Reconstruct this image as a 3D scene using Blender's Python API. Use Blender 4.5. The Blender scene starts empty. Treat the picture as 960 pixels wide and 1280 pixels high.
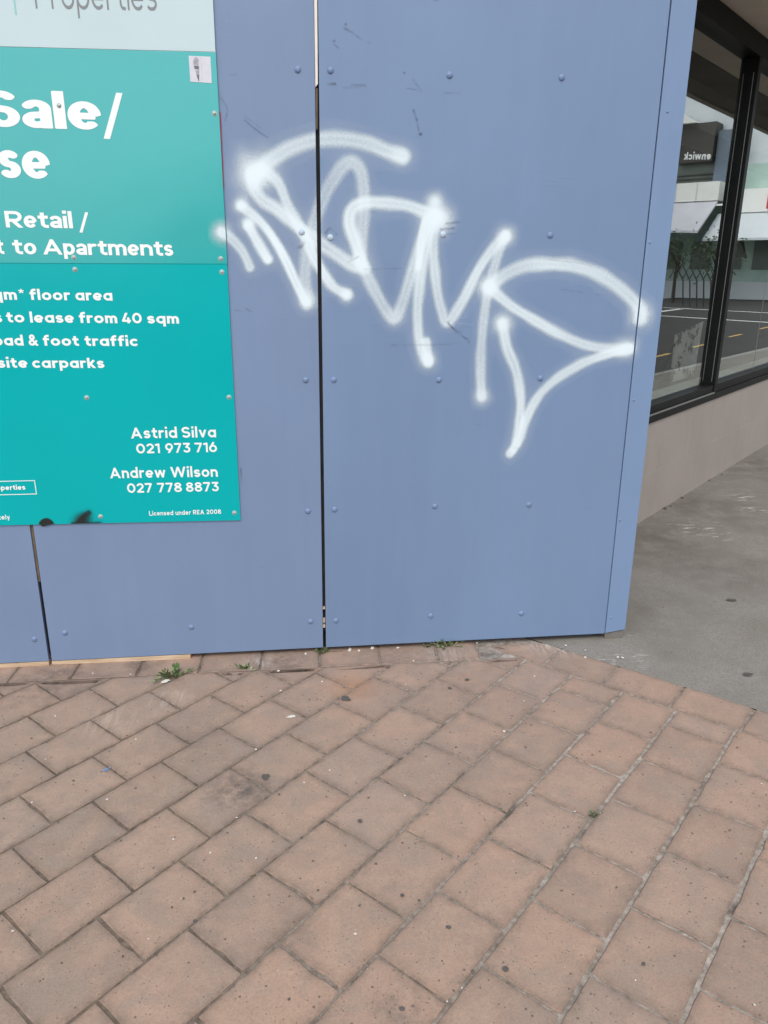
import bpy, bmesh, math, random
import numpy as np
from mathutils import Vector, Matrix
random.seed(7)
R = math.radians
scene = bpy.context.scene
COL = scene.collection

# ------------------------------------------------------------------ camera
cam_data = bpy.data.cameras.new("camera")
cam_data.sensor_fit = 'HORIZONTAL'
cam_data.sensor_width = 36.0
cam_data.lens = 36.0 * 940.742 / 960.0
cam_data.clip_start = 0.05
cam_data.clip_end = 500
cam = bpy.data.objects.new("camera", cam_data)
COL.objects.link(cam)
def camera_matrix(pitch, roll, yaw, loc):
    fh = Vector((math.sin(yaw), math.cos(yaw), 0)); rt = Vector((math.cos(yaw), -math.sin(yaw), 0)); up = Vector((0, 0, 1))
    f = fh * math.cos(pitch) - up * math.sin(pitch)
    u = up * math.cos(pitch) + fh * math.sin(pitch)
    r2 = rt * math.cos(roll) + u * math.sin(roll)
    u2 = u * math.cos(roll) - rt * math.sin(roll)
    m = Matrix((r2, u2, -f)).transposed().to_4x4()
    m.translation = loc
    return m
cam.matrix_world = camera_matrix(0.3130677, 0.004016, 0.0807092, Vector((0, -2.919495, 1.578191)))
scene.camera = cam

# ------------------------------------------------------------------ sky, sun, exposure
SUN_EL, SUN_AZ = R(52), R(188)          # compass-like angle from +Y, clockwise
w = bpy.data.worlds.new("World"); scene.world = w; w.use_nodes = True
wt = w.node_tree
sky = wt.nodes.new('ShaderNodeTexSky'); sky.sky_type = 'NISHITA'; sky.sun_disc = False
sky.sun_elevation = SUN_EL; sky.sun_rotation = SUN_AZ
sky.air_density = 1.0; sky.dust_density = 1.6; sky.ozone_density = 1.0
hs = wt.nodes.new('ShaderNodeHueSaturation'); hs.inputs['Saturation'].default_value = 0.22
wt.links.new(sky.outputs[0], hs.inputs['Color'])
bg = wt.nodes['Background']
wt.links.new(hs.outputs[0], bg.inputs['Color']); bg.inputs['Strength'].default_value = 0.15
sd = bpy.data.lights.new("sun", 'SUN'); sd.energy = 0.7; sd.angle = R(25); sd.color = (1.0, 0.96, 0.9)
so = bpy.data.objects.new("sun", sd); COL.objects.link(so)
sdir = Vector((math.sin(SUN_AZ) * math.cos(SUN_EL), math.cos(SUN_AZ) * math.cos(SUN_EL), math.sin(SUN_EL)))
so.rotation_euler = sdir.to_track_quat('Z', 'Y').to_euler(); so.location = sdir * 30
scene.view_settings.view_transform = 'Standard'
scene.view_settings.look = 'None'
scene.view_settings.exposure = 0.80
scene.view_settings.gamma = 1.0
scene.view_settings.use_curve_mapping = False
scene.cycles.transparent_max_bounces = 24

# ------------------------------------------------------------------ node material helpers
class NM:
    def __init__(self, name, rough=0.6, spec=0.5, col=(.5, .5, .5)):
        self.m = bpy.data.materials.new(name); self.m.use_nodes = True
        self.t = self.m.node_tree; self.b = self.t.nodes['Principled BSDF']
        self.b.inputs['Roughness'].default_value = rough
        self.b.inputs['Specular IOR Level'].default_value = spec
        self.b.inputs['Base Color'].default_value = (*col, 1)
        self.out = self.t.nodes['Material Output']
        self._co = None
    def n(self, t, **kw):
        nd = self.t.nodes.new(t)
        for k, v in kw.items(): setattr(nd, k, v)
        return nd
    def l(self, a, b): self.t.links.new(a, b)
    def co(self):
        if self._co is None:
            g = self.n('ShaderNodeNewGeometry'); self._co = g.outputs['Position']
        return self._co
    def mapped(self, scale=(1, 1, 1), loc=(0, 0, 0), rot=(0, 0, 0), src=None):
        mp = self.n('ShaderNodeMapping'); self.l(src or self.co(), mp.inputs['Vector'])
        mp.inputs['Scale'].default_value = scale; mp.inputs['Location'].default_value = loc; mp.inputs['Rotation'].default_value = rot
        return mp.outputs[0]
    def noise(self, scale, detail=4, rough=.6, vec=None, dist=0):
        nd = self.n('ShaderNodeTexNoise'); nd.inputs['Scale'].default_value = scale
        nd.inputs['Detail'].default_value = detail; nd.inputs['Roughness'].default_value = rough; nd.inputs['Distortion'].default_value = dist
        self.l(vec or self.co(), nd.inputs['Vector']); return nd.outputs['Fac']
    def voro(self, scale, vec=None, rnd=1.0):
        nd = self.n('ShaderNodeTexVoronoi'); nd.inputs['Scale'].default_value = scale; nd.inputs['Randomness'].default_value = rnd
        self.l(vec or self.co(), nd.inputs['Vector']); return nd
    def ramp(self, fac, stops, mode='LINEAR'):
        r = self.n('ShaderNodeValToRGB'); r.color_ramp.interpolation = mode
        e = r.color_ramp.elements
        while len(e) < len(stops): e.new(0.5)
        for i, (p, c) in enumerate(stops):
            e[i].position = p; e[i].color = (*c, 1) if not isinstance(c, (int, float)) else (c, c, c, 1)
        self.l(fac, r.inputs[0]); return r.outputs[0]
    def mix(self, fac, a, b, blend='MIX'):
        nd = self.n('ShaderNodeMix'); nd.data_type = 'RGBA'; nd.blend_type = blend
        for s, v in ((nd.inputs[0], fac), (nd.inputs[6], a), (nd.inputs[7], b)):
            if isinstance(v, (int, float)): s.default_value = v
            elif isinstance(v, tuple): s.default_value = (*v, 1)
            else: self.l(v, s)
        return nd.outputs[2]
    def math(self, op, a, b=None, clamp=False):
        nd = self.n('ShaderNodeMath', operation=op); nd.use_clamp = clamp
        for s, v in ((nd.inputs[0], a), (nd.inputs[1], b)):
            if v is None: continue
            if isinstance(v, (int, float)): s.default_value = v
            else: self.l(v, s)
        return nd.outputs[0]
    def attr(self, name):
        nd = self.n('ShaderNodeAttribute'); nd.attribute_name = name; return nd
    def blob(self, p, r):
        """1 at point p, 0 at distance r"""
        nd = self.n('ShaderNodeVectorMath', operation='DISTANCE'); self.l(self.co(), nd.inputs[0]); nd.inputs[1].default_value = p
        mr = self.n('ShaderNodeMapRange'); self.l(nd.outputs['Value'], mr.inputs[0])
        mr.inputs[1].default_value = 0; mr.inputs[2].default_value = r; mr.inputs[3].default_value = 1; mr.inputs[4].default_value = 0
        return mr.outputs[0]
    def color(self, c): self.l(c, self.b.inputs['Base Color'])
    def rough(self, c): self.l(c, self.b.inputs['Roughness'])
    def bump(self, h, strength=.3, dist=.002, prev=None):
        nd = self.n('ShaderNodeBump'); nd.inputs['Strength'].default_value = strength; nd.inputs['Distance'].default_value = dist
        self.l(h, nd.inputs['Height'])
        if prev: self.l(prev, nd.inputs['Normal'])
        self.l(nd.outputs[0], self.b.inputs['Normal']); return nd.outputs[0]

# ------------------------------------------------------------------ mesh helpers
class MB:
    """collects vertices and faces in world space, links them as one mesh object"""
    def __init__(self): self.v, self.f, self.mi = [], [], []
    def add(self, vs, fs, mi=0):
        o = len(self.v); self.v += [tuple(p) for p in vs]; self.f += [tuple(i + o for i in f) for f in fs]; self.mi += [mi] * len(fs)
        return self
    def hexa(self, p, mi=0):       # 8 points: bottom 4 ccw, top 4 ccw
        return self.add(p, [(3, 2, 1, 0), (4, 5, 6, 7), (0, 1, 5, 4), (1, 2, 6, 5), (2, 3, 7, 6), (3, 0, 4, 7)], mi)
    def box(self, a, b, fr=None, mi=0):
        x0, y0, z0 = a; x1, y1, z1 = b
        p = [(x0, y0, z0), (x1, y0, z0), (x1, y1, z0), (x0, y1, z0), (x0, y0, z1), (x1, y0, z1), (x1, y1, z1), (x0, y1, z1)]
        return self.hexa([fr(*q) for q in p] if fr else p, mi)
    def prism(self, poly, d, fr=None, mi=0):
        """poly: list of 3d points, d: extrusion vector"""
        n = len(poly); q = [tuple(Vector(p) + Vector(d)) for p in poly]; vs = [tuple(p) for p in poly] + q
        if fr: vs = [fr(*p) for p in vs]
        return self.add(vs, [tuple(range(n))[::-1], tuple(range(n, 2 * n))] + [(i, (i + 1) % n, n + (i + 1) % n, n + i) for i in range(n)], mi)
    def tube(self, pts, r0, r1, k=6, mi=0):
        n = len(pts); vs = []; fs = []
        for i, p in enumerate(pts):
            p = Vector(p); t = (Vector(pts[min(i + 1, n - 1)]) - Vector(pts[max(i - 1, 0)])).normalized()
            a = t.orthogonal().normalized(); b = t.cross(a); r = r0 + (r1 - r0) * i / (n - 1)
            vs += [p + a * r * math.cos(2 * math.pi * j / k) + b * r * math.sin(2 * math.pi * j / k) for j in range(k)]
        for i in range(n - 1):
            for j in range(k): fs.append((i * k + j, i * k + (j + 1) % k, (i + 1) * k + (j + 1) % k, (i + 1) * k + j))
        fs += [tuple(range(k))[::-1], tuple(range((n - 1) * k, n * k))]
        return self.add(vs, fs, mi)
    def dome(self, c, r, h, normal, k=12, rings=3, mi=0, squash=1.0):
        """button head standing on a surface at c"""
        nrm = Vector(normal).normalized(); a = nrm.orthogonal().normalized(); b = nrm.cross(a); c = Vector(c); vs, fs = [], []
        for i in range(rings + 1):
            t = i / rings * math.pi / 2; rr = r * math.cos(t) if i < rings else 0.0015; hh = h * math.sin(t)
            vs += [c + a * rr * math.cos(2 * math.pi * j / k) + b * rr * math.sin(2 * math.pi * j / k) + nrm * hh for j in range(k)]
        for i in range(rings):
            for j in range(k): fs.append((i * k + j, i * k + (j + 1) % k, (i + 1) * k + (j + 1) % k, (i + 1) * k + j))
        fs.append(tuple(range(rings * k, (rings + 1) * k)))
        return self.add(vs, fs, mi)
    def build(self, name, mats, parent=None, smooth=False, bevel=0, org=None):
        base = root_loc(parent) if parent else Vector(org or (0, 0, 0))
        me = bpy.data.meshes.new(name)
        me.from_pydata([tuple(Vector(p) - base) for p in self.v], [], self.f)
        if not isinstance(mats, (list, tuple)): mats = [mats]
        for m in mats: me.materials.append(m.m if isinstance(m, NM) else m)
        me.polygons.foreach_set('material_index', self.mi)
        bm = bmesh.new(); bm.from_mesh(me); bmesh.ops.recalc_face_normals(bm, faces=bm.faces)
        if bevel:
            bmesh.ops.bevel(bm, geom=[e for e in bm.edges if e.calc_face_angle(0) > .6], offset=bevel, segments=2, affect='EDGES', profile=.6)
        bm.to_mesh(me); bm.free()
        if smooth: me.polygons.foreach_set('use_smooth', [True] * len(me.polygons))
        o = bpy.data.objects.new(name, me); COL.objects.link(o)
        if parent: o.parent = parent
        else: o.location = base
        return o
def root_loc(o):
    while o.parent: o = o.parent
    return Vector(o.location)
def tag(o, label=None, cat=None, group=None, kind=None):
    for k, v in (('label', label), ('category', cat), ('group', group), ('kind', kind)):
        if v: o[k] = v
    return o
def thing(name, loc, label, cat, group=None):
    o = bpy.data.objects.new(name, None); o.empty_display_size = .1; COL.objects.link(o); o.location = loc
    return tag(o, label, cat, group)

# ------------------------------------------------------------------ frames of the place
# wall frame: hoarding front face is y = 0, x to the right, z up.
def ground_z(x, y):            # the footpath falls gently to the left and to the street
    return .015 * max(-4, min(4, x)) - .01 * max(-5, min(4, y))
SO = Vector((2.00917, 1.54903, 0)); SA = R(45.16)
SD = Vector((math.cos(SA), math.sin(SA), 0)); SN = Vector((math.sin(SA), -math.cos(SA), 0))
def shop(s, out, z):           # shop frame: s along the front, out towards the street
    p = SO + SD * s + SN * out; return (p.x, p.y, z)
PA = R(46.7)
PE = Vector((math.cos(PA), math.sin(PA), 0)); PN = Vector((math.sin(PA), -math.cos(PA), 0))
def pave(u, v, dz=0):          # paving frame: u along the courses, v across them
    p = PE * u + PN * v; return (p.x, p.y, ground_z(p.x, p.y) + dz)

# ------------------------------------------------------------------ materials
def wall_paint(name, col, seed):
    m = NM(name, .5, .45)
    n1 = m.noise(1.3, 3, .5, m.mapped((1, 1, .6), (seed, 0, 0)))
    n2 = m.noise(9, 5, .6, m.mapped((1, 1, .35), (seed, 3, 0)))
    n3 = m.noise(220, 2, .5)
    base = m.mix(m.ramp(n1, [(.3, .0), (.7, 1.)]), tuple(c * .93 for c in col), tuple(min(1, c * 1.06) for c in col))
    st = m.noise(1, 4, .6, m.mapped((14, 14, .9), (seed, 6, 0)))
    base = m.mix(m.ramp(st, [(.45, 0.), (.75, .2)]), base, tuple(min(1, c * 1.12 + .01) for c in col))
    base = m.mix(m.ramp(n2, [(.42, 0.), (.75, .22)]), base, tuple(c * .86 + .01 for c in col))
    # pale dust specks and small dark nicks in the paint
    v = m.voro(26, m.mapped((1, 1, 1), (seed * 2, 1, 5)))
    spk = m.math('MULTIPLY', m.math('LESS_THAN', v.outputs['Distance'], .035), m.math('GREATER_THAN', m.noise(3.1, 2), .56))
    base = m.mix(m.math('MULTIPLY', spk, .35), base, (.55, .58, .62))
    v2 = m.voro(17, m.mapped((1, 1, 1.4), (seed * 3, 7, 2)))
    nick = m.math('MULTIPLY', m.math('LESS_THAN', v2.outputs['Distance'], .03), m.math('GREATER_THAN', m.noise(2.2, 2, .5, m.mapped((1, 1, 1), (4, 4, seed))), .58))
    base = m.mix(m.math('MULTIPLY', nick, .5), base, (.1, .11, .14))
    m.color(base)
    m.rough(m.ramp(n2, [(.3, .42), (.8, .6)]))
    # ripples in the skin of the board, strongest mid height
    rip = m.noise(1, 3, .6, m.mapped((5.5, 5.5, 58), (seed, 0, 0)), .4)
    msk = m.math('MULTIPLY', m.ramp(m.noise(3.2, 2, .5, m.mapped((1, 1, 1.6), (seed * 5, 2, 0))), [(.60, 0.), (.70, 1.)]), m.blob((.45, 0, 1.62), .75))
    b1 = m.bump(m.math('MULTIPLY', m.ramp(rip, [(.5, 0.), (.66, 1.)]), msk), .45, .0018)
    b2 = m.bump(m.noise(2.0, 2, .5, m.mapped((1, 1, 1), (seed, 9, 0))), .5, .012, b1)
    m.bump(n3, .12, .0006, b2)
    return m
BLUE_L = (.168, .236, .372); BLUE_R = (.158, .233, .374)
M_panelA = wall_paint('blue_grey_board_paint', BLUE_L, 1.0)
M_panelB = wall_paint('blue_grey_board_paint_two', BLUE_L, 4.0)
M_panelC = wall_paint('blue_grey_board_paint_three', BLUE_R, 8.0)
M_strip = wall_paint('blue_grey_strip_paint', (.168, .248, .395), 13.0)
def plain(name, col, rough=.6, spec=.5, var=.12, scale=14, bump=0, metal=0):
    m = NM(name, rough, spec, col)
    n = m.noise(scale, 5, .65)
    m.color(m.mix(m.ramp(n, [(.3, 0.), (.7, 1.)]), tuple(c * (1 - var) for c in col), tuple(min(1, c * (1 + var)) for c in col)))
    if bump: m.bump(m.noise(scale * 7, 4, .6), .5, bump)
    m.b.inputs['Metallic'].default_value = metal
    return m
M_bolt = plain('painted_bolt_head', (.155, .225, .37), .45, .5, .1, 60)
M_timber = NM('pale_timber', .75, .3)
_n = M_timber.noise(9, 5, .65, M_timber.mapped((.6, 4, 9)))
M_timber.color(M_timber.ramp(_n, [(.3, (.38, .25, .15)), (.55, (.56, .42, .29)), (.75, (.66, .52, .38))]))
M_gaplight = plain('gap_daylight_strip', (.82, .76, .68), .7, .3, .06, 12)  # pale colour painted as daylight showing through the panel gap
M_brown = plain('brown_filler_strip', (.15, .11, .07), .8, .3, .25, 20)
M_dark = plain('gap_shade_timber', (.03, .028, .026), .9, .2, .3, 15)  # near-black colour paints the shade inside the gaps
M_block = plain('grey_footing_block', (.17, .155, .14), .85, .3, .2, 20)

# print on the sign boards: semi gloss
def sign_mat(name, col, spec=.5):
    m = NM(name, .24, spec, col)
    n = m.noise(2.2, 3, .5)
    c = m.mix(m.ramp(n, [(.3, 0.), (.7, 1.)]), tuple(x * .97 for x in col), tuple(min(1, x * 1.03) for x in col))
    # fluted plastic board: faint upright flutes and grime
    fl = m.n('ShaderNodeTexWave'); fl.wave_type = 'BANDS'; fl.bands_direction = 'X'; fl.inputs['Scale'].default_value = 38
    m.l(m.co(), fl.inputs['Vector'])
    g = m.ramp(m.noise(16, 5, .7, m.mapped((1, 1, .4))), [(.58, 0.), (.85, .16)])
    m.color(m.mix(g, c, tuple(x * .75 + .02 for x in col)))
    b = m.bump(fl.outputs['Fac'], .05, .0006)
    m.bump(m.noise(1.7, 2, .5), .4, .012, b)
    return m
M_white = sign_mat('white_sign_board', (.475, .595, .62))
M_teal = sign_mat('teal_sign_board', (.0, .36, .36), .9)
M_teal2 = sign_mat('teal_lower_sign_board', (.0, .375, .39), .22)
M_letter = plain('white_print', (.80, .83, .82), .4, .5, .02, 10)
M_greyletter = plain('grey_print', (.20, .21, .22), .4, .5, .04, 10)
M_tealline = plain('thin_teal_print', (.25, .52, .50), .4, .5, .04, 10)
M_crimson = plain('crimson_board_edge', (.30, .03, .075), .5, .4, .1, 20)
M_sticker = plain('sticker_paper', (.60, .60, .66), .6, .3, .05, 60)
M_stickdark = plain('sticker_print', (.13, .13, .16), .6, .3, .3, 90)
M_sticklight = plain('sticker_grey_print', (.38, .37, .42), .6, .3, .3, 90)
M_screw = plain('galvanised_screw', (.45, .45, .44), .45, .5, .2, 200, 0, .4)
M_washer = plain('screw_washer', (.30, .42, .40), .6, .5, .2, 120)
M_soot = plain('black_paint_splat', (.012, .012, .012), .6, .3, .2, 60)

def field_paint(name, col, speck=1.0, rough=.55):
    """paint whose cover is read from the mesh (how much paint landed where)"""
    m = NM(name, rough, .35, col)
    a = m.attr('cover').outputs['Fac']
    grain = m.noise(420, 2, .7)
    grain2 = m.noise(130, 3, .7)
    g = m.math('ADD', m.math('MULTIPLY', m.math('SUBTRACT', grain, .5), 0.75 * speck), m.math('MULTIPLY', m.math('SUBTRACT', grain2, .5), .5 * speck))
    edge = m.math('MULTIPLY', m.math('MULTIPLY', a, m.math('SUBTRACT', 1.0, a)), 3.2)
    al = m.math('ADD', a, m.math('MULTIPLY', g, edge), True)
    tr = m.n('ShaderNodeBsdfTransparent'); mx = m.n('ShaderNodeMixShader')
    m.l(al, mx.inputs[0]); m.l(tr.outputs[0], mx.inputs[1]); m.l(m.b.outputs[0], mx.inputs[2]); m.l(mx.outputs[0], m.out.inputs['Surface'])
    return m
M_spray = field_paint('white_spray_paint', (.70, .80, .845))
M_scuff = field_paint('dark_scuff', (.09, .11, .155), 1.6)
M_smoke = field_paint('black_overspray', (.015, .015, .014), 1.0)

# paving
M_paver = NM('clay_paver', .82, .3)
def _pv(m):
    tone = m.attr('tone').outputs['Color']
    sp = m.n('ShaderNodeSeparateColor'); m.l(tone, sp.inputs[0])
    t, wr, edge = sp.outputs[0], sp.outputs[1], sp.outputs[2]
    c = m.ramp(t, [(0., (.285, .208, .166)), (.25, (0.316, 0.225, 0.179)), (.5, (0.345, 0.244, 0.191)), (.75, (0.374, 0.255, 0.193)), (1., (0.328, 0.247, 0.205))])
    big = m.noise(2.1, 4, .55)
    c = m.mix(m.ramp(big, [(.36, .42), (.62, 0.)]), c, (0.230, 0.190, 0.163))
    mid = m.noise(13, 6, .65)
    c = m.mix(m.ramp(mid, [(.42, 0.), (.8, .55)]), c, (0.425, 0.316, 0.247))
    c = m.mix(m.ramp(m.noise(17, 5, .7, m.mapped((1, 1, 1), (5, 3, 1))), [(.52, 0.), (.78, .5)]), c, (0.196, 0.155, 0.136))
    pk = m.noise(8, 6, .68, m.mapped((1, 1, 1), (11, 4, 0)), .6)
    c = m.mix(m.ramp(pk, [(.36, .55), (.52, 0.)]), c, (.27, .225, .192))
    c = m.mix(m.ramp(pk, [(.5, 0.), (.68, .40)]), c, (.41, .295, .225))
    fine = m.noise(170, 3, .7)
    c = m.mix(m.ramp(fine, [(.36, .32), (.56, 0.)]), c, (.17, .13, .11))
    c = m.mix(m.ramp(m.noise(95, 4, .7, m.mapped((1, 1, 1), (9, 1, 2))), [(.58, 0.), (.75, .35)]), c, (.42, .33, .27))
    # open pits in the clay and grit stuck to it
    v = m.voro(85)
    pit = m.math('MULTIPLY', m.math('LESS_THAN', v.outputs['Distance'], .16), m.math('GREATER_THAN', m.noise(26, 3), .53))
    c = m.mix(m.math('MULTIPLY', pit, .6), c, (.06, .05, .045))
    v2 = m.voro(31, m.mapped((1, 1, 1), (3, 8, 0)))
    pit2 = m.math('MULTIPLY', m.math('LESS_THAN', v2.outputs['Distance'], .1), m.math('GREATER_THAN', m.noise(8, 2), .5))
    c = m.mix(m.math('MULTIPLY', pit2, .65), c, (.055, .045, .042))
    v3 = m.voro(23, m.mapped((1, 1, 1), (1, 2, 7)))
    grit = m.math('MULTIPLY', m.math('LESS_THAN', v3.outputs['Distance'], .045), m.math('GREATER_THAN', m.noise(5, 2, .5, m.mapped((1, 1, 1), (7, 7, 7))), .5))
    c = m.mix(m.math('MULTIPLY', grit, .7), c, (.5, .46, .41))
    # grime bleeding out of the joints
    gr = m.math('MULTIPLY', edge, m.ramp(m.noise(30, 5, .7), [(.34, .2), (.6, 1.)]))
    c = m.mix(m.math('MULTIPLY', gr, .62), c, (.135, .106, .086))
    # lime and old paint rubbed on near the boards; rust-orange patch; black stains
    sm = m.noise(1, 5, .7, m.mapped((55, 9, 1), rot=(0, 0, R(15))))
    for p, r, k, col in (((-.60, -.31, 0), .08, .4, (.55, .50, .45)), ((-.80, -.45, 0), .15, .3, (.5, .45, .40)), ((-.65, -.35, 0), .10, .2, (.5, .46, .42)), ((.98, -.01, .01), .16, .9, (.5, .47, .43)), ((.50, -.08, .01), .16, .8, (.36, .33, .30)), ((-.29, -.06, 0), .10, .7, (.42, .39, .36))):
        k_ = m.math('MULTIPLY', m.math('MULTIPLY', m.blob(p, r), m.ramp(sm, [(.44, 0.), (.62, 1.)])), k * 1.3, True)
        c = m.mix(k_, c, col)
    c = m.mix(m.math('MULTIPLY', m.blob((.09, -.30, 0), .13), .5), c, (.36, .19, .10))
    for p, r, k in (((-.29, -.89, 0), .14, .9), ((-.78, -.02, 0), .12, .8), ((-1.14, -.12, 0), .28, .6), ((.14, -1.68, 0), .09, .7), ((-.2, -.05, 0), .2, .6), ((.3, .02, 0), .3, .35), ((-.5, -.6, 0), .2, .3), ((-.1, -1.45, 0), .1, .4), ((.62, -1.98, 0), .2, .35)):
        k_ = m.math('MULTIPLY', m.math('MULTIPLY', m.blob(p, r), m.ramp(m.noise(21, 4, .7), [(.36, 0.), (.62, 1.)])), k * 1.2, True)
        c = m.mix(k_, c, (.10, .085, .078))
    c = m.mix(1.0, c, (1.07, 1.025, .995), 'MULTIPLY')
    m.color(c)
    m.rough(m.ramp(mid, [(.3, .74), (.8, .9)]))
    b = m.bump(m.math('SUBTRACT', m.math('ADD', fine, mid), m.math('MULTIPLY', pit, .7)), .55, .0014)
    m.bump(m.noise(6, 3, .5), .4, .004, b)
_pv(M_paver)
M_sand = NM('joint_sand', .95, .2)
def _sd(m):
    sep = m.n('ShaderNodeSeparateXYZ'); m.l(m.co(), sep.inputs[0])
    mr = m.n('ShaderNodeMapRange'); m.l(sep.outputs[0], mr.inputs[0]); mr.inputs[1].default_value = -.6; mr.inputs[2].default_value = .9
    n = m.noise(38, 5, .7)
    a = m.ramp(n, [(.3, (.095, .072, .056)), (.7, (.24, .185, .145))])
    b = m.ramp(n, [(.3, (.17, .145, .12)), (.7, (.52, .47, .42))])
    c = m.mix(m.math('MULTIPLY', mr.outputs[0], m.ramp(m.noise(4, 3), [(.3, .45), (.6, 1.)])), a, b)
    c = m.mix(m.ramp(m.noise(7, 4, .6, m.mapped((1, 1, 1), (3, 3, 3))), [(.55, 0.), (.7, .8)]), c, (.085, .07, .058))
    m.color(c); m.bump(m.noise(260, 3, .7), .8, .003)
_sd(M_sand)
M_conc = NM('footpath_concrete', .85, .3)
def _cc(m):
    n = m.noise(3.3, 5, .6); f = m.noise(150, 3, .7); md = m.noise(19, 5, .65)
    c = m.ramp(n, [(.25, (0.198, 0.182, 0.158)), (.5, (0.246, 0.230, 0.204)), (.75, (0.282, 0.266, 0.240))])
    c = m.mix(m.ramp(md, [(.45, 0.), (.8, .5)]), c, (0.180, 0.162, 0.142))
    c = m.mix(m.ramp(f, [(.38, .5), (.56, 0.)]), c, (.12, .108, .095))
    c = m.mix(m.ramp(m.noise(260, 2, .6), [(.62, 0.), (.72, .5)]), c, (.36, .34, .31))
    # dirt along the shop foot, deepened to paint in wall shading; scraped white marks
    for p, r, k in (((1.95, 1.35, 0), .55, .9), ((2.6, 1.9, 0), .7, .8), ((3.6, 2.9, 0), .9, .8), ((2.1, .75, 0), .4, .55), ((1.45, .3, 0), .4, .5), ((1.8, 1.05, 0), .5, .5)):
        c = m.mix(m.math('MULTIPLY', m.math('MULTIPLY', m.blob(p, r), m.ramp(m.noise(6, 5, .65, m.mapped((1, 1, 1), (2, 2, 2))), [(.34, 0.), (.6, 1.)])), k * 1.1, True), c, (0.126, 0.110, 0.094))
    st = m.noise(1, 4, .7, m.mapped((9, 30, 1), rot=(0, 0, R(-40))))
    for p, r in (((2.36, 1.43, 0), .22), ((2.42, 1.28, 0), .14), ((2.9, 1.75, 0), .12), ((3.0, 2.05, 0), .14), ((1.24, -.17, 0), .14), ((1.32, .06, 0), .1)):
        c = m.mix(m.math('MULTIPLY', m.math('MULTIPLY', m.blob(p, r), m.ramp(st, [(.54, 0.), (.66, 1.)])), 1.4, True), c, (.55, .53, .49))
    v = m.voro(14); c = m.mix(m.math('MULTIPLY', m.math('MULTIPLY', m.math('LESS_THAN', v.outputs['Distance'], .06), m.math('GREATER_THAN', m.noise(3, 2), .5)), .7), c, (.06, .055, .05))
    m.color(c); b = m.bump(m.math('ADD', f, md), .4, .0016); m.bump(n, .3, .006, b)
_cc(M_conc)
M_gum = plain('trodden_gum', (.10, .09, .082), .8, .3, .3, 80)
M_bluedrip = plain('blue_paint_drip', (.17, .24, .38), .6, .4, .2, 80)
M_asphalt = plain('road_asphalt', (.055, .053, .05), .9, .3, .25, 30, .002)
M_yellow = plain('yellow_road_paint', (.60, .40, .13), .7, .4, .15, 20)
M_roadwhite = plain('white_road_paint', (.72, .72, .70), .7, .4, .1, 20)
M_kerb = plain('kerb_stone', (.30, .29, .27), .85, .3, .15, 14, .002)

# shop
M_tile = NM('stall_riser_tile', .45, .4)
def _tl(m):
    n = m.noise(2.4, 4, .6); n2 = m.noise(1, 5, .6, m.mapped((12, 12, 1.2)))
    c = m.ramp(n, [(.3, (.345, .298, .268)), (.7, (.385, .334, .302))])
    c = m.mix(m.ramp(n2, [(.5, 0.), (.78, .45)]), c, (.295, .25, .225))
    m.color(c); m.bump(m.noise(60, 4, .6), .15, .0008)
_tl(M_tile)
M_grout = plain('tile_grout', (.42, .39, .36), .9, .2, .15, 20)
M_frame = NM('black_window_frame', .5, .25)
M_frame.color(M_frame.ramp(M_frame.noise(11, 5, .6), [(.3, (.004, .004, .0045)), (.75, (.010, .010, .010))]))
M_alu = plain('worn_aluminium_edge', (.33, .33, .32), .4, .5, .2, 40, 0, .6)
M_soffit = plain('brown_grey_soffit', (.62, .53, .44), .8, .3, .08, 6)
M_soffit2 = plain('dark_brown_soffit', (.12, .105, .09), .8, .3, .12, 3)
M_ledge = plain('grey_green_ledge', (.50, .56, .53), .6, .4, .08, 8)
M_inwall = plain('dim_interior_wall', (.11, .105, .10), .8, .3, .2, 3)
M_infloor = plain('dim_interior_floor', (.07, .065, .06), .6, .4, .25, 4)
M_inlight = plain('interior_bulkhead', (.30, .29, .26), .8, .3, .1, 4)
M_board = NM('mottled_display_board', .7, .3)
_v = M_board.ramp(M_board.noise(7, 4, .7, M_board.mapped((1, 1, 1.4))), [(.43, (.06, .06, .055)), (.48, (.50, .49, .45)), (.8, (.60, .58, .54))])
M_board.color(_v)
M_render = plain('outer_wall_render', (.34, .32, .30), .85, .3, .08, 3)
M_glass = NM('window_glass', .0, .5)
def _gl(m):
    fr = m.n('ShaderNodeFresnel'); fr.inputs['IOR'].default_value = 1.9
    tr = m.n('ShaderNodeBsdfTransparent'); tr.inputs['Color'].default_value = (.93, .95, .94, 1)
    gl = m.n('ShaderNodeBsdfGlossy'); gl.inputs['Roughness'].default_value = 0.0; gl.inputs['Color'].default_value = (.95, 1, .98, 1)
    mx = m.n('ShaderNodeMixShader')
    ge = m.n('ShaderNodeNewGeometry'); m.l(m.math('MULTIPLY', m.math('MULTIPLY', fr.outputs[0], 2.15, True), m.math('SUBTRACT', 1.0, ge.outputs['Backfacing'])), mx.inputs[0])
    m.l(tr.outputs[0], mx.inputs[1]); m.l(gl.outputs[0], mx.inputs[2]); m.l(mx.outputs[0], m.out.inputs['Surface'])
_gl(M_glass)

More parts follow.
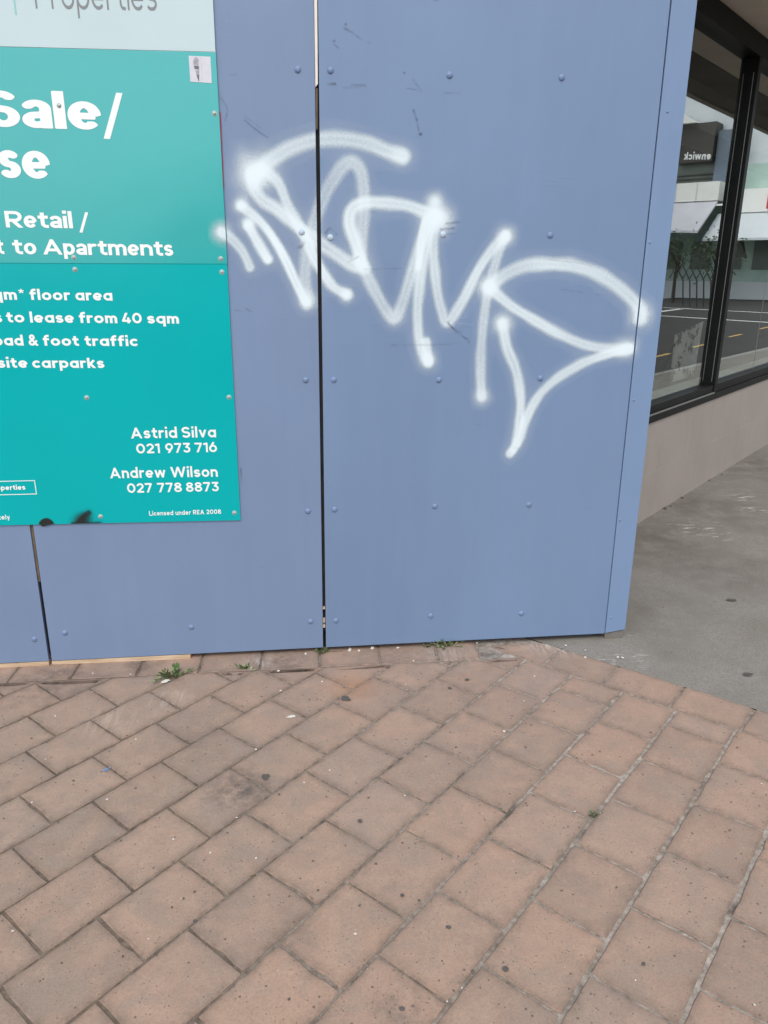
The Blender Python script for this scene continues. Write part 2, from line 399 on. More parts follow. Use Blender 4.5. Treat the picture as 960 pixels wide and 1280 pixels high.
# street opposite
M_s_grey = plain('pale_grey_cladding', (0.61, 0.65, 0.68), .6, .4, .06, .6)
M_s_white = plain('white_fascia', (.88, .88, .85), .5, .4, .03, .5)
M_s_cream = plain('cream_fascia', (0.85, 0.85, 0.81), .6, .4, .06, .5)
M_s_dark = plain('dark_fascia', (.05, .045, .04), .5, .4, .2, .6)
M_s_green = plain('grey_green_glazing', (.12, .15, .13), .3, .5, .2, .8)
M_s_mint = plain('mint_shopfront', (0.38, 0.51, 0.46), .5, .4, .15, .7)
M_s_blue = plain('blue_grey_pier', (.13, .17, .22), .5, .4, .15, .7)
M_s_roof = plain('lavender_grey_awning', (0.57, 0.57, 0.62), .5, .4, .08, .6)
M_s_red = plain('red_sign', (.55, .06, .07), .5, .4, .1, 2)
M_leaf = NM('weed_leaf', .6, .3)
M_leaf.color(M_leaf.ramp(M_leaf.noise(40, 3), [(.3, (.035, .075, .02)), (.55, (.075, .135, .04)), (.75, (.17, .22, .09))]))
M_leafpale = plain('weed_leaf_pale', (.26, .33, .16), .6, .3, .2, 60)
M_stem = plain('weed_stem', (.10, .10, .045), .7, .3, .2, 60)
M_bark = plain('tree_bark', (.06, .05, .04), .9, .2, .3, 12)
M_foliage = plain('street_tree_leaf', (.04, .065, .025), .7, .3, .35, 6)
M_peb = plain('pale_stone_chip', (.62, .58, .53), .8, .3, .15, 90)
M_peb2 = plain('grey_stone_chip', (.30, .28, .26), .8, .3, .2, 90)
M_metal = plain('dark_steel', (.03, .03, .032), .5, .5, .2, 10)

# ------------------------------------------------------------------ paint fields (spray paint, scuffs) as fine cover meshes
def seg_dist(PX, PZ, pts, r):
    """distance to a polyline, divided by radius (which may vary along it)"""
    best = np.full(PX.shape, 9.0)
    for i in range(len(pts) - 1):
        (ax, az), (bx, bz) = pts[i], pts[i + 1]
        dx, dz = bx - ax, bz - az; L = dx * dx + dz * dz + 1e-12
        t = np.clip(((PX - ax) * dx + (PZ - az) * dz) / L, 0, 1)
        best = np.minimum(best, np.hypot(PX - ax - t * dx, PZ - az - t * dz) / r)
    return best
def smooth_line(pts, n=5):
    """Catmull-Rom through the given points"""
    p = [pts[0]] + list(pts) + [pts[-1]]; out = []
    for i in range(1, len(p) - 2):
        a, b, c, d = (np.array(q, float) for q in p[i - 1:i + 3])
        for k in range(n):
            t = k / n
            out.append(tuple(.5 * ((2 * b) + (-a + c) * t + (2 * a - 5 * b + 4 * c - d) * t * t + (-a + 3 * b - 3 * c + d) * t ** 3)))
    out.append(tuple(pts[-1])); return out
def vnoise(x, z, s, seed):
    rs = np.random.RandomState(seed); g = rs.rand(64, 64)
    u, v = x * s, z * s; i, j = np.floor(u).astype(int), np.floor(v).astype(int); fu, fv = u - i, v - j
    fu = fu * fu * (3 - 2 * fu); fv = fv * fv * (3 - 2 * fv)
    q = lambda a, b: g[a % 64, b % 64]
    return (q(i, j) * (1 - fu) + q(i + 1, j) * fu) * (1 - fv) + (q(i, j + 1) * (1 - fu) + q(i + 1, j + 1) * fu) * fv
def density(PX, PZ, strokes, blobs, hollow=.22):
    grow = 1.06 if hollow else 1.0
    keep = np.ones(PX.shape)
    for k, (pts, r, d) in enumerate(strokes):
        line = smooth_line(pts)
        q = seg_dist(PX, PZ, line, r * grow)
        q = q * (1 + .28 * (vnoise(PX, PZ, 16, k) - .5)) 
        prof = np.clip((1.28 - q) / 1.0, 0, 1); prof = prof * prof * (3 - 2 * prof)
        core = 1 - hollow * np.exp(-(q / .3) ** 2) * vnoise(PX, PZ, 9, k + 5)
        halo = .15 * np.exp(-(q / 1.6) ** 2)
        patchy = (.80 + .32 * vnoise(PX, PZ, 7, k + 40)) if hollow else np.clip(1.5 * vnoise(PX, PZ, 55, k + 20) - .05, 0, 1) * .55
        keep *= 1 - np.clip(1.02 * d * patchy * np.maximum(prof * core, halo), 0, .985)
    for (c, r, d) in blobs:
        q = np.hypot(PX - c[0], PZ - c[1]) / r * (1 + .3 * (vnoise(PX, PZ, 22, 77) - .5))
        keep *= 1 - np.clip(d * np.exp(-(q * 1.1) ** 2.4), 0, .985)
    return 1 - keep
def field_mesh(name, mat, parent, strokes, blobs, x0, x1, z0, z1, y, step=.004, left=None, right=None, hollow=.22, fn=None):
    nx, nz = int((x1 - x0) / step) + 1, int((z1 - z0) / step) + 1
    X, Z = np.meshgrid(np.linspace(x0, x1, nx), np.linspace(z0, z1, nz))
    if left is not None: X = np.maximum(X, left(Z))
    if right is not None: X = np.minimum(X, right(Z))
    D = density(X, Z, strokes, blobs, hollow)
    if fn: D = fn(X, Z, D)
    cell = np.maximum(np.maximum(D[:-1, :-1], D[1:, :-1]), np.maximum(D[:-1, 1:], D[1:, 1:])) > .035
    wid = (X[:-1, 1:] - X[:-1, :-1]) > 1e-5
    jj, ii = np.nonzero(cell & wid)
    idx = -np.ones(nx * nz, int); quad = np.stack([jj * nx + ii, jj * nx + ii + 1, (jj + 1) * nx + ii + 1, (jj + 1) * nx + ii], 1)
    used = np.unique(quad); idx[used] = np.arange(len(used))
    base = root_loc(parent)
    vs = np.stack([X.ravel()[used] - base.x, np.full(len(used), y - base.y), Z.ravel()[used] - base.z], 1)
    me = bpy.data.meshes.new(name); me.from_pydata(vs.tolist(), [], idx[quad].tolist())
    at = me.attributes.new('cover', 'FLOAT', 'POINT'); at.data.foreach_set('value', np.ascontiguousarray(D.ravel()[used], dtype=np.float32))
    me.materials.append(mat.m)
    o = bpy.data.objects.new(name, me); COL.objects.link(o); o.parent = parent
    return o

# ------------------------------------------------------------------ lettering: skeleton strokes thickened into outlines
def arc(cx, cy, rx, ry, a0, a1, n=14):
    return [(cx + rx * math.cos(R(a0 + (a1 - a0) * i / n)), cy + ry * math.sin(R(a0 + (a1 - a0) * i / n))) for i in range(n + 1)]
def glyph(ch, h, xh=.52, cap=.72, asc=.75, two_storey=False, nx=1.0):
    """returns advance width, strokes; the ink reaches h beyond each stroke"""
    r = xh / 2 - h; o = (h + r) * nx; rx_ = o - h; m = xh / 2; g = .055 * nx
    cs = lambda s: s
    if ch == ' ': return .26 * nx, []
    if ch == 'o': w = 2 * o; s = [arc(o, m, rx_, r, 0, 360, 28)]
    elif ch == 'a':
        if two_storey:
            w = .50 * nx; c_ = w * .46; s = [arc(c_, xh * .29, c_ - h, xh * .29 - h, 75, 285, 18) + [(w - h, h + .03)], [(c_ * 1.05, xh * .58 - h), (w - h, xh * .60 - h)], arc(w / 2, xh * .68, w / 2 - h, xh * .32 - h, 160, 0, 14) + [(w - h, 0)]]
        else: w = 2 * o; s = [arc(o, m, rx_, r, 0, 360, 28), [(w - h, 0), (w - h, xh)]]
    elif ch == 'q': w = 2 * o; s = [arc(o, m, rx_, r, 0, 360, 28), [(w - h, -.2), (w - h, xh)]]
    elif ch == 'd': w = 2 * o; s = [arc(o, m, rx_, r, 0, 360, 28), [(w - h, 0), (w - h, asc)]]
    elif ch == 'p': w = 2 * o; s = [arc(o, m, rx_, r, 0, 360, 28), [(h, -.2), (h, xh)]]
    elif ch == 'n': q = .235 - h; w = 2 * q + 2 * h; s = [[(h, 0), (h, xh)], arc(h + q, xh - h - q, q, q, 180, 0) + [(w - h, 0)]]
    elif ch == 'u': q = .225 - h; w = 2 * q + 2 * h; s = [[(w - h, 0), (w - h, xh)], [(h, xh)] + arc(h + q, h + q, q, q, 180, 360)]
    elif ch == 'm': q = .205 - h; w = 4 * q + 2 * h; s = [[(h, 0), (h, xh)], arc(h + q, xh - h - q, q, q, 180, 0) + [(h + 2 * q, 0)], arc(h + 3 * q, xh - h - q, q, q, 180, 0) + [(w - h, 0)]]
    elif ch == 'r': q = .24 - h; w = .33; s = [[(h, 0), (h, xh)], arc(h + q, xh - h - q, q, q, 180, 72)]
    elif ch == 'e': w = 2 * o; s = [[(h * 1.2, m - .01), (w - h, m - .01)], arc(o, m, rx_, r, 0, 318, 24)]
    elif ch == 'c': w = 2 * o - .06; s = [arc(o, m, rx_, r, 45, 315, 22)]
    elif ch in 'sS':
        H = xh if ch == 's' else cap; w = (.43 if ch == 's' else .56) * nx; ry = (H - 2 * h) / 4; rx = w / 2 - h
        s = [arc(w / 2, H - h - ry, rx * .95, ry, 28, 270, 18) + arc(w / 2, h + ry, rx, ry, 90, -152, 18)[1:]]
    elif ch == 't': w = .34; s = [[(.15, .67), (.15, h + .1)] + arc(.15 + .12, h + .12, .12, .12, 180, 270, 6)[1:] + [(w, h)], [(0, xh - h), (w, xh - h)]]
    elif ch == 'f': w = .34; s = [[(.14, 0), (.14, asc - h - .12)] + arc(.26, asc - h - .12, .12, .12, 180, 90, 6)[1:] + [(w + .01, asc - h)], [(0, xh - h), (w, xh - h)]]
    elif ch == 'i': w = 2 * h; s = [[(h, 0), (h, xh)], [(h, xh + .09), (h, xh + .09 + 2.1 * h)]]
    elif ch == 'l': w = 2 * h; s = [[(h, 0), (h, asc)]]
    elif ch == 'k': w = .47; s = [[(h, 0), (h, asc)], [(h, .17), (w - .07, xh + .03)], [(.2, .27), (w - .05, -.03)]]
    elif ch == 'v': w = .50; s = [[(h * .9, xh + .03), (w / 2, h * .6), (w - h * .9, xh + .03)]]
    elif ch == 'y': w = .50; s = [[(h * .9, xh + .03), (w / 2, .03)], [(w - h * .9, xh + .03), (.17, -.22)]]
    elif ch == 'w': w = .74; s = [[(h * .9, xh + .03), (w * .27, h * .6), (w / 2, xh - h * .4), (w * .73, h * .6), (w - h * .9, xh + .03)]]
    elif ch == 'A': w = .72; s = [[(h * .9, -.03), (w / 2, cap - h * .6), (w - h * .9, -.03)], [(.15, .22), (w - .15, .22)]]
    elif ch == 'W': w = 1.02; s = [[(h * .9, cap + .03), (w * .27, h * .6), (w / 2, cap - h * .4), (w * .73, h * .6), (w - h * .9, cap + .03)]]
    elif ch in 'RP':
        w = .56; q = (cap * .56 - h) / 2; s = [[(h, 0), (h, cap)], [(h, cap - h), (w - h - q, cap - h)] + arc(w - h - q, cap - h - q, q, q, 90, -90)[1:] + [(h, cap - h - 2 * q)]]
        if ch == 'R': s.append([(w * .42, cap - h - 2 * q), (w - h * .7, -.03)])
    elif ch == 'L': w = .46; s = [[(h, cap), (h, h), (w, h)]]
    elif ch == 'E': w = .48; s = [[(w, cap - h), (h, cap - h), (h, h), (w, h)], [(h, cap / 2), (w - .04, cap / 2)]]
    elif ch == '0': w = .60; s = [arc(w / 2, cap / 2, w / 2 - h, cap / 2 - h, 0, 360, 30)]
    elif ch == '1': w = .30; s = [[(w - h, 0), (w - h, cap - h), (0, cap - h - .06)]]
    elif ch == '2': w = .52; s = [arc(w / 2, cap - .245, w / 2 - h, .245 - h, 165, -20, 14) + [(h * 1.2, h), (w, h)]]
    elif ch == '3': w = .53; s = [[(.04, cap - h), (w - .07, cap - h), (w * .47, cap * .58)] + arc(w / 2, .235, w / 2 - h, .235 - h, 75, -160, 16)[1:]]
    elif ch == '4': w = .58; s = [[(w - .02, .17), (h, .17), (w - .25, cap + .02)], [(w - .17, 0), (w - .17, .40)]]
    elif ch == '7': w = .52; s = [[(0, cap - h), (w - h, cap - h), (.16, -.03)]]
    elif ch in '69':
        w = .55; q = w / 2 - h; s = [arc(w / 2, q + h, q, q, 0, 360, 26), [(h + .012, q + h + .06), (w * .62, cap + .02)]]
        if ch == '9': s = [[(w - x, cap - y) for x, y in l] for l in s]
    elif ch == '8': w = .55; s = [arc(w / 2, .21, w / 2 - h, .21 - h, 0, 360, 24), arc(w / 2, cap - .18, w / 2 - h - .03, .18 - h, 0, 360, 24)]
    elif ch == '&': w = .62; s = [[(w, 0 - .02), (.16, .50)] + arc(.27, .57, .125, .15 - h * .3, 200, -40, 12) + [(.13, .30)] + arc(.24, .20, .24 - h, .20 - h, 140, 330, 12) + [(w - .04, .36)]]
    elif ch == '*': w = .34; s = [[(w / 2, .58), (w / 2 + .15 * math.cos(R(90 + 72 * k)), .58 + .15 * math.sin(R(90 + 72 * k)))] for k in range(5)]
    else: return .3, []
    return w + g, s
_gc = {}
def glyph_mesh(ch, h, two, sq, nx=1.0, xh=.52):
    key = (ch, h, two, sq, nx, xh)
    if key in _gc: return _gc[key]
    if ch == '*': h = .034
    adv, strokes = glyph(ch, h, xh=xh, two_storey=two, nx=nx)
    vs, fs = [], []
    if strokes:
        xs = [p[0] for s in strokes for p in s]; ys = [p[1] for s in strokes for p in s]
        n = .0155
        X, Y = np.meshgrid(np.arange(min(xs) - h - 2 * n, max(xs) + h + 2 * n, n), np.arange(min(ys) - h - 2 * n, max(ys) + h + 2 * n, n))
        F = np.full(X.shape, 9.0)
        for s in strokes:
            closed = math.dist(s[0], s[-1]) < 1e-6
            for i in range(len(s) - 1):
                (ax, ay), (bx, by) = s[i], s[i + 1]; dx, dy = bx - ax, by - ay; L = math.hypot(dx, dy)
                if L < 1e-9: continue
                t = ((X - ax) * dx + (Y - ay) * dy) / L; p = np.abs((X - ax) * dy - (Y - ay) * dx) / L
                along = np.maximum(-t, t - L)
                d = np.where(along > 0, np.hypot(along, p), p) - h * sq if False else None
                hx = h * (1 - (1 - sq) * (abs(dx) / L) ** 2)      # thinner level strokes when sq < 1
                d = np.where(along > 0, np.hypot(along, p), p) - hx
                if not closed and i == 0: d = np.maximum(d, -t)
                if not closed and i == len(s) - 2: d = np.maximum(d, t - L)
                F = np.minimum(F, d)
        lo = {'q': -.2, 'p': -.2, 'y': -.2}.get(ch, -.005 if ch in 'aoecsS0368&9' else 0)
        hi = .72 if ch in 'AWkRPLE1234790' else (xh if ch in 'vwy' else 9)
        F = np.maximum(F, np.maximum(lo - Y, Y - hi))
        ids = {}
        def vid(p):
            k = (round(p[0], 5), round(p[1], 5))
            if k not in ids: ids[k] = len(vs); vs.append(p)
            return ids[k]
        ny, nx = F.shape
        ins = F < 0
        for j in range(ny - 1):
            for i in range(nx - 1):
                if not (ins[j, i] or ins[j, i + 1] or ins[j + 1, i] or ins[j + 1, i + 1]): continue
                c = [(i, j), (i + 1, j), (i + 1, j + 1), (i, j + 1)]; poly = []
                for k in range(4):
                    (ia, ja), (ib, jb) = c[k], c[(k + 1) % 4]; fa, fb = F[ja, ia], F[jb, ib]
                    if fa < 0: poly.append((X[ja, ia], Y[ja, ia]))
                    if (fa < 0) != (fb < 0):
                        t = fa / (fa - fb); poly.append((X[ja, ia] + t * (X[jb, ib] - X[ja, ia]), Y[ja, ia] + t * (Y[jb, ib] - Y[ja, ia])))
                q = []
                for p in poly:
                    v = vid(p)
                    if v not in q: q.append(v)
                if len(q) >= 3: fs.append(tuple(q))
    _gc[key] = (adv, vs, fs); return _gc[key]
def lettering(name, text, x0, x1, zb0, zb1, cap_h, y, mat, parent, h=.062, two=False, sq=1.0, track=.03, fr=None, unit=.72, nx=1.0, xh=.52):
    """text fitted between x0 and x1 on a base line from zb0 to zb1, capitals cap_h high"""
    mb = MB(); pen = 0; parts = []
    for ch in text:
        adv, vs, fs = glyph_mesh(ch, h, two, sq, nx, xh)
        if fs: parts.append((pen, vs, fs))
        pen += adv + track
    lo = min(p + min(v[0] for v in vs) for p, vs, fs in parts); hi = max(p + max(v[0] for v in vs) for p, vs, fs in parts)
    k = (x1 - x0) / (hi - lo); kz = cap_h / unit
    for p, vs, fs in parts:
        out = []
        for (a, b) in vs:
            X = x0 + (p + a - lo) * k; t = (X - x0) / (x1 - x0); out.append((X, y, zb0 + (zb1 - zb0) * t + b * kz))
        mb.add([fr(*q) for q in out] if fr else out, fs)
    return mb.build(name, mat, parent)

# ================================================================== THE SETTING
# ground sheet far out, road, footpath, paving
mb = MB()
mb.add([(-150, -150, -.35), (150, -150, -.35), (150, 150, -.35), (-150, 150, -.35)], [(0, 1, 2, 3)])
tag(mb.build('ground', M_asphalt), kind='structure')
KV = 3.1                                    # kerb line across the paving frame
def strip_sheet(v0, v1, u0, u1, dz, nu=24, nv=6):
    vs = [pave(u0 + (u1 - u0) * i / nu, v0 + (v1 - v0) * j / nv, dz) for j in range(nv + 1) for i in range(nu + 1)]
    fs = [(j * (nu + 1) + i, j * (nu + 1) + i + 1, (j + 1) * (nu + 1) + i + 1, (j + 1) * (nu + 1) + i) for j in range(nv) for i in range(nu)]
    return vs, fs
mb = MB(); mb.add(*strip_sheet(KV + .15, 17.5, -40, 70, -.12)); mb.add(*strip_sheet(-12, 17.5, 24, 31, -.124, 6, 8))
tag(mb.build('road', M_asphalt), kind='structure')
mb = MB()
for i in range(18):
    u0 = -24 + i * 5; q = [pave(u0, KV, -.3), pave(u0 + 4.99, KV, -.3), pave(u0 + 4.99, KV + .15, -.3), pave(u0, KV + .15, -.3), pave(u0, KV, .0), pave(u0 + 4.99, KV, .0), pave(u0 + 4.99, KV + .15, -.005), pave(u0, KV + .15, -.005)]
    mb.hexa(q)
tag(mb.build('kerb', M_kerb, bevel=.015), kind='structure')
# painted road markings: amber centre dashes and white lines at the junction
def on_road(s, out, dz): return shop(s, out, -.12 + dz + ground_z(*shop(s, out, 0)[:2]) )
mb = MB()
for s0, o0 in ((10.3, 3.93), (13.2, 4.06), (16.6, 4.3), (20.2, 4.5), (6.8, 3.8), (3.2, 3.7), (-.4, 3.6)):
    mb.add([on_road(s0 + a, o0 + .02 * a + b, .006) for a, b in ((0, -.045), (1.2, -.05), (1.2, .05), (0, .045))], [(0, 1, 2, 3)], 0)
def road_line(p, q, wd):
    a, b = Vector((p[0], p[1])), Vector((q[0], q[1])); n = Vector((-(b - a).y, (b - a).x)).normalized() * wd / 2
    mb.add([on_road(*(a - n), .006), on_road(*(b - n), .006), on_road(*(b + n), .006), on_road(*(a + n), .006)], [(0, 1, 2, 3)], 1)
road_line((25.0, 10.2), (23.2, 3.9), .3); road_line((31.2, 11.6), (29.2, 4.2), .3); road_line((25.0, 10.2), (31.4, 10.6), .3)
tag(mb.build('road_markings', [M_yellow, M_roadwhite]), kind='structure')

# concrete footpath beside the shop and under the boards
EDGE_U = .640
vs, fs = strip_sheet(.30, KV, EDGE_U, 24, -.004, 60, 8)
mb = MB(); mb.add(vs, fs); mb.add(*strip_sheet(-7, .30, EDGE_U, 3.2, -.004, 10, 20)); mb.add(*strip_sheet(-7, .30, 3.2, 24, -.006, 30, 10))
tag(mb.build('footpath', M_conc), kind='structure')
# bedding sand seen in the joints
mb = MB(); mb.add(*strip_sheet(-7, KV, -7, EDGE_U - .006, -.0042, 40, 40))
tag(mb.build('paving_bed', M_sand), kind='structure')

# clay pavers: blocks 250 x 208 laid in courses, a border course along the concrete, another along the boards
pv_v, pv_f, pv_mi, pv_col = [], [], [], []
def clip_poly(poly, fn):
    out = []
    for i in range(len(poly)):
        a, b = poly[i], poly[(i + 1) % len(poly)]; fa, fb = fn(a), fn(b)
        if fa >= 0: out.append(a)
        if (fa >= 0) != (fb >= 0):
            t = fa / (fa - fb); out.append((a[0] + t * (b[0] - a[0]), a[1] + t * (b[1] - a[1])))
    return out
def inset(poly, d):
    n = len(poly); out = []
    cx = sum(p[0] for p in poly) / n; cy = sum(p[1] for p in poly) / n
    for i in range(n):
        a, b, c = Vector(poly[i - 1]), Vector(poly[i]), Vector(poly[(i + 1) % n])
        e1, e2 = (b - a).normalized(), (c - b).normalized(); n1, n2 = Vector((-e1.y, e1.x)), Vector((-e2.y, e2.x))
        k = n1 + n2; s = 1 + n1.dot(n2)
        out.append(tuple(b + k * (d / max(s, .35))))
    return out
def add_paver(poly, tone=None):
    """poly in world xy, counter clockwise: a chamfered block with slightly worn, uneven outline"""
    area = sum(poly[i][0] * poly[(i + 1) % len(poly)][1] - poly[(i + 1) % len(poly)][0] * poly[i][1] for i in range(len(poly))) / 2
    if area < 0: poly = poly[::-1]; area = -area
    if area < .0015: return
    tone = random.random() if tone is None else tone; wear = random.random()
    dz = random.uniform(-.0012, .0012); tx, ty = random.uniform(-.006, .006), random.uniform(-.006, .006)
    cx = sum(p[0] for p in poly) / len(poly); cy = sum(p[1] for p in poly) / len(poly)
    # subdivide the outline and wobble it
    ring = []
    for i in range(len(poly)):
        a, b = Vector(poly[i]), Vector(poly[(i + 1) % len(poly)]); n = max(1, int((b - a).length / .035)); nr = Vector((-(b - a).y, (b - a).x)).normalized()
        for k in range(n):
            j = random.uniform(-.0016, .0016)
            if random.random() < .09: j = random.uniform(.001, .006)
            if k == 0: j = abs(j) + random.choice((0, 0, .001, .003))
            ring.append(tuple(a + (b - a) * k / n + nr * j))
    top = inset(ring, .0025); inn = inset(ring, .011); inn2 = inset(ring, .030)
    z = lambda x, y, d: ground_z(x, y) + dz + (x - cx) * tx + (y - cy) * ty + d
    base = len(pv_v); n = len(ring)
    for rg, d in ((ring, -.03), (ring, -.0032), (top, -.0003), (inn, 0), (inn2, 0)):
        pv_v.extend((x, y, z(x, y, d)) for x, y in rg)
    ed = [1, 1, 1, .45, 0]
    for L in range(4):
        for i in range(n):
            pv_f.append((base + L * n + i, base + L * n + (i + 1) % n, base + (L + 1) * n + (i + 1) % n, base + (L + 1) * n + i))
            pv_col.extend([(tone, wear, ed[L])] * 2 + [(tone, wear, ed[L + 1])] * 2); pv_mi.append(0)
    pv_f.append(tuple(base + 4 * n + i for i in range(n))); pv_col.extend([(tone, wear, 0)] * n); pv_mi.append(0)
P0, PITCH = .0725, .2095
INNER = .455
BY = -.128                                   # street edge of the border under the boards
OFF = {-3: -.302, -2: -.170, -1: -.041, 0: .083, 1: -.042, 2: .095, 3: -.034, 4: .080, 5: -.046, 6: .083, 7: -.036, 8: .088}
def uv2xy(u, v): p = PE * u + PN * v; return (p.x, p.y)
for c in range(-24, 15):
    v0, v1 = P0 + c * PITCH, P0 + (c + 1) * PITCH
    if v1 > KV: v1 = KV
    if v0 >= KV: break
    off = OFF.get(c, (-.04 if c % 2 else .084) + random.uniform(-.006, .006))
    ks = [off + .25 * k + (random.uniform(-.004, .004)) for k in range(-28, 4)]
    for a, b in zip(ks[:-1], ks[1:]):
        if a > INNER: continue
        jt = .0062; jl = .0105 if v0 > 1.0 else (.008 if v0 > .6 else .0075)
        poly = [(a + jt / 2, v0 + jl / 2 + .003), (b - jt / 2, v0 + jl / 2 + .003), (b - jt / 2, v1 - jl / 2 + .003), (a + jt / 2, v1 - jl / 2 + .003)]
        poly = clip_poly(poly, lambda p: INNER - .003 - p[0])
        if len(poly) < 3: continue
        poly = [uv2xy(*p) for p in poly]
        poly = clip_poly(poly, lambda p: (BY + .004 * math.sin(p[0] * 9)) - .004 - p[1])
        if len(poly) >= 3: add_paver(poly)
# border along the concrete
ks = [-.74, -.49, -.235, .018, .272, .527, .782, 1.038, 1.304, 1.556, 1.81, 2.06, 2.315, 2.57, 2.82, 3.09]
for a, b in zip(ks[:-1], ks[1:]):
    poly = [(INNER + .003, a + .003), (EDGE_U - .004, a + .003), (EDGE_U - .004, b - .003), (INNER + .003, b - .003)]
    poly = [uv2xy(*p) for p in poly]
    if b < .79: poly = clip_poly(poly, lambda p: BY + .115 - p[1])
    if b > .5 and len(poly) >= 3: add_paver(poly)
# border along the boards
ks = [-1.30 - .25 * k for k in range(12, 0, -1)] + [-1.298, -1.05, -.787, -.54, -.288, -.039, .214, .461, .640]
for a, b in zip(ks[:-1], ks[1:]):
    poly = [(a + .003, BY + .003), (b - .003, BY + .003), (b - .003, .075), (a + .003, .075)]
    poly = clip_poly(poly, lambda p: INNER - .004 - (p[0] * PE.x + p[1] * PE.y))
    if len(poly) >= 3: add_paver(poly)
# gum, a blue paint drip: flat spots trodden into the clay
def spot(x, y, r, mi, el=1.0, rot=0):
    base = len(pv_v); n = 14
    for k in range(n):
        t = 2 * math.pi * k / n; q = r * (1 + random.uniform(-.22, .22)); ax, ay = q * math.cos(t) * el, q * math.sin(t)
        px, py = x + ax * math.cos(rot) - ay * math.sin(rot), y + ax * math.sin(rot) + ay * math.cos(rot)
        pv_v.append((px, py, ground_z(px, py) + .0028))
    pv_f.append(tuple(range(base, base + n))); pv_col.extend([(0, 0, 0)] * n); pv_mi.append(mi)
for x, y, r in ((.06, -.39, .017), (-.214, -.839, .013), (.081, -1.074, .007), (.468, -.354, .008), (.549, -.295, .008), (.145, -1.683, .006), (.282, -1.476, .006), (.395, -1.604, .007), (.178, -1.365, .005), (-.35, -1.4, .005), (.72, -1.62, .005)):
    spot(x, y, r, 1, 1.2, random.random() * 3)
spot(-.744, -.75, .007, 2, 1.4, .6); spot(-.733, -.742, .004, 2); spot(-.738, -.760, .003, 2)
for _ in range(260):                          # fine dark and pale specks
    x, y = random.uniform(-1.5, 1.6), random.uniform(-2.0, -.14)
    if PE.x * x + PE.y * y < INNER - .03: spot(x, y, random.uniform(.0012, .0032), random.choice((1, 1, 1, 1, 1, 3)), 1.3, random.random() * 3)
me = bpy.data.meshes.new('paving'); me.from_pydata(pv_v, [], pv_f)
for m in (M_paver, M_gum, M_bluedrip, M_peb): me.materials.append(m.m)
me.polygons.foreach_set('material_index', pv_mi)
ca = me.color_attributes.new('tone', 'FLOAT_COLOR', 'CORNER')
ca.data.foreach_set('color', np.array([(a, b, c, 1) for a, b, c in pv_col], dtype=np.float32).ravel())
o = bpy.data.objects.new('paving', me); COL.objects.link(o); tag(o, kind='structure')
# two scraps of gum on the concrete
mb = MB()
for x, y, r in ((1.679, -.364, .015), (1.989, .335, .017), (2.3, .5, .008)):
    mb.add([(x + r * 1.4 * math.cos(k * .5236) * random.uniform(.8, 1.2), y + r * math.sin(k * .5236) * random.uniform(.7, 1.1), ground_z(x, y) + .0015) for k in range(12)], [tuple(range(12))])
tag(mb.build('gum_stains', M_gum), kind='structure')

# ================================================================== THE HOARDING
TOP = 2.72
hoard = thing('hoarding', (0, 0.05, 0), 'blue grey painted board hoarding with white spray paint tag along the brick paving', 'hoarding')
def lerp(z, a, b): return a + (b - a) * (z - .03) / 2.4           # edge position at height z
edgeM_r = lambda z: lerp(z, -.0250, -.0055)       # right edge of the middle panel
edgeR_l = lambda z: lerp(z, -.0125, .0085)        # left edge of the right panel
edgeL_r = lambda z: lerp(z, -1.1750, -1.160)
edgeM_l = lambda z: lerp(z, -1.1620, -1.146)
edgeR_r = lambda z: 1.2185
bot = lambda x: .0138 + (x + .5) * .0168
def panel(left, right, mat, name, label):
    mb = MB()
    xl0, xr0 = left(.03), right(.03); xl1, xr1 = left(TOP), right(TOP); zl, zr = bot(xl0), bot(xr0)
    mb.hexa([(xl0, 0, zl), (xr0, 0, zr), (xr0, .018, zr), (xl0, .018, zl), (xl1, 0, TOP), (xr1, 0, TOP), (xr1, .018, TOP), (xl1, .018, TOP)])
    return tag(mb.build(name, mat, hoard, bevel=.0012), label)
pL = panel(lambda z: -2.375, edgeL_r, M_panelA, 'panel', 'plain blue grey panel half covered by the sign')
pM = panel(edgeM_l, edgeR_l and edgeM_r, M_panelB, 'panel', 'panel carrying the sign with spray paint ticks beside it')
pR = panel(edgeR_l, edgeR_r, M_panelC, 'panel', 'panel crossed by most of the white spray paint tag')
M_boltw = plain('oversprayed_bolt_head', (.42, .50, .60), .5, .4, .15, 60)
def bolt(x, z, parent, r=.0118, y=0, mat=None, h=.006):
    mb = MB(); mb.dome((x, y + .0002, z), r, h, (0, -1, 0), 14, 4)
    return mb.build('bolt', M_boltw if (round(x, 3), z) in ((-.067, 1.702), (.036, 1.684), (.45, 1.697)) else M_bolt, parent, smooth=True)
for x, z in ((-1.22, .106), (-1.222, .64), (-1.22, 1.17), (-1.22, 2.22), (-1.8, .12), (-1.8, 1.17), (-2.33, .1)): bolt(x, z, pL)
for x, z in ((-1.094, .131), (-.576, .138), (-.076, .147), (-.073, .640), (-.068, 1.169), (-.067, 1.702), (-.065, 2.222)): bolt(x, z, pM)
for x, z in ((.032, .147), (.440, .155), (.837, .153), (.034, .645), (.445, .650), (.839, .648), (.040, 1.169), (.448, 1.166), (.851, 1.169), (.036, 1.684), (.450, 1.697), (.852, 1.698), (.046, 2.222), (.458, 2.216), (.855, 2.217)): bolt(x, z, pR)
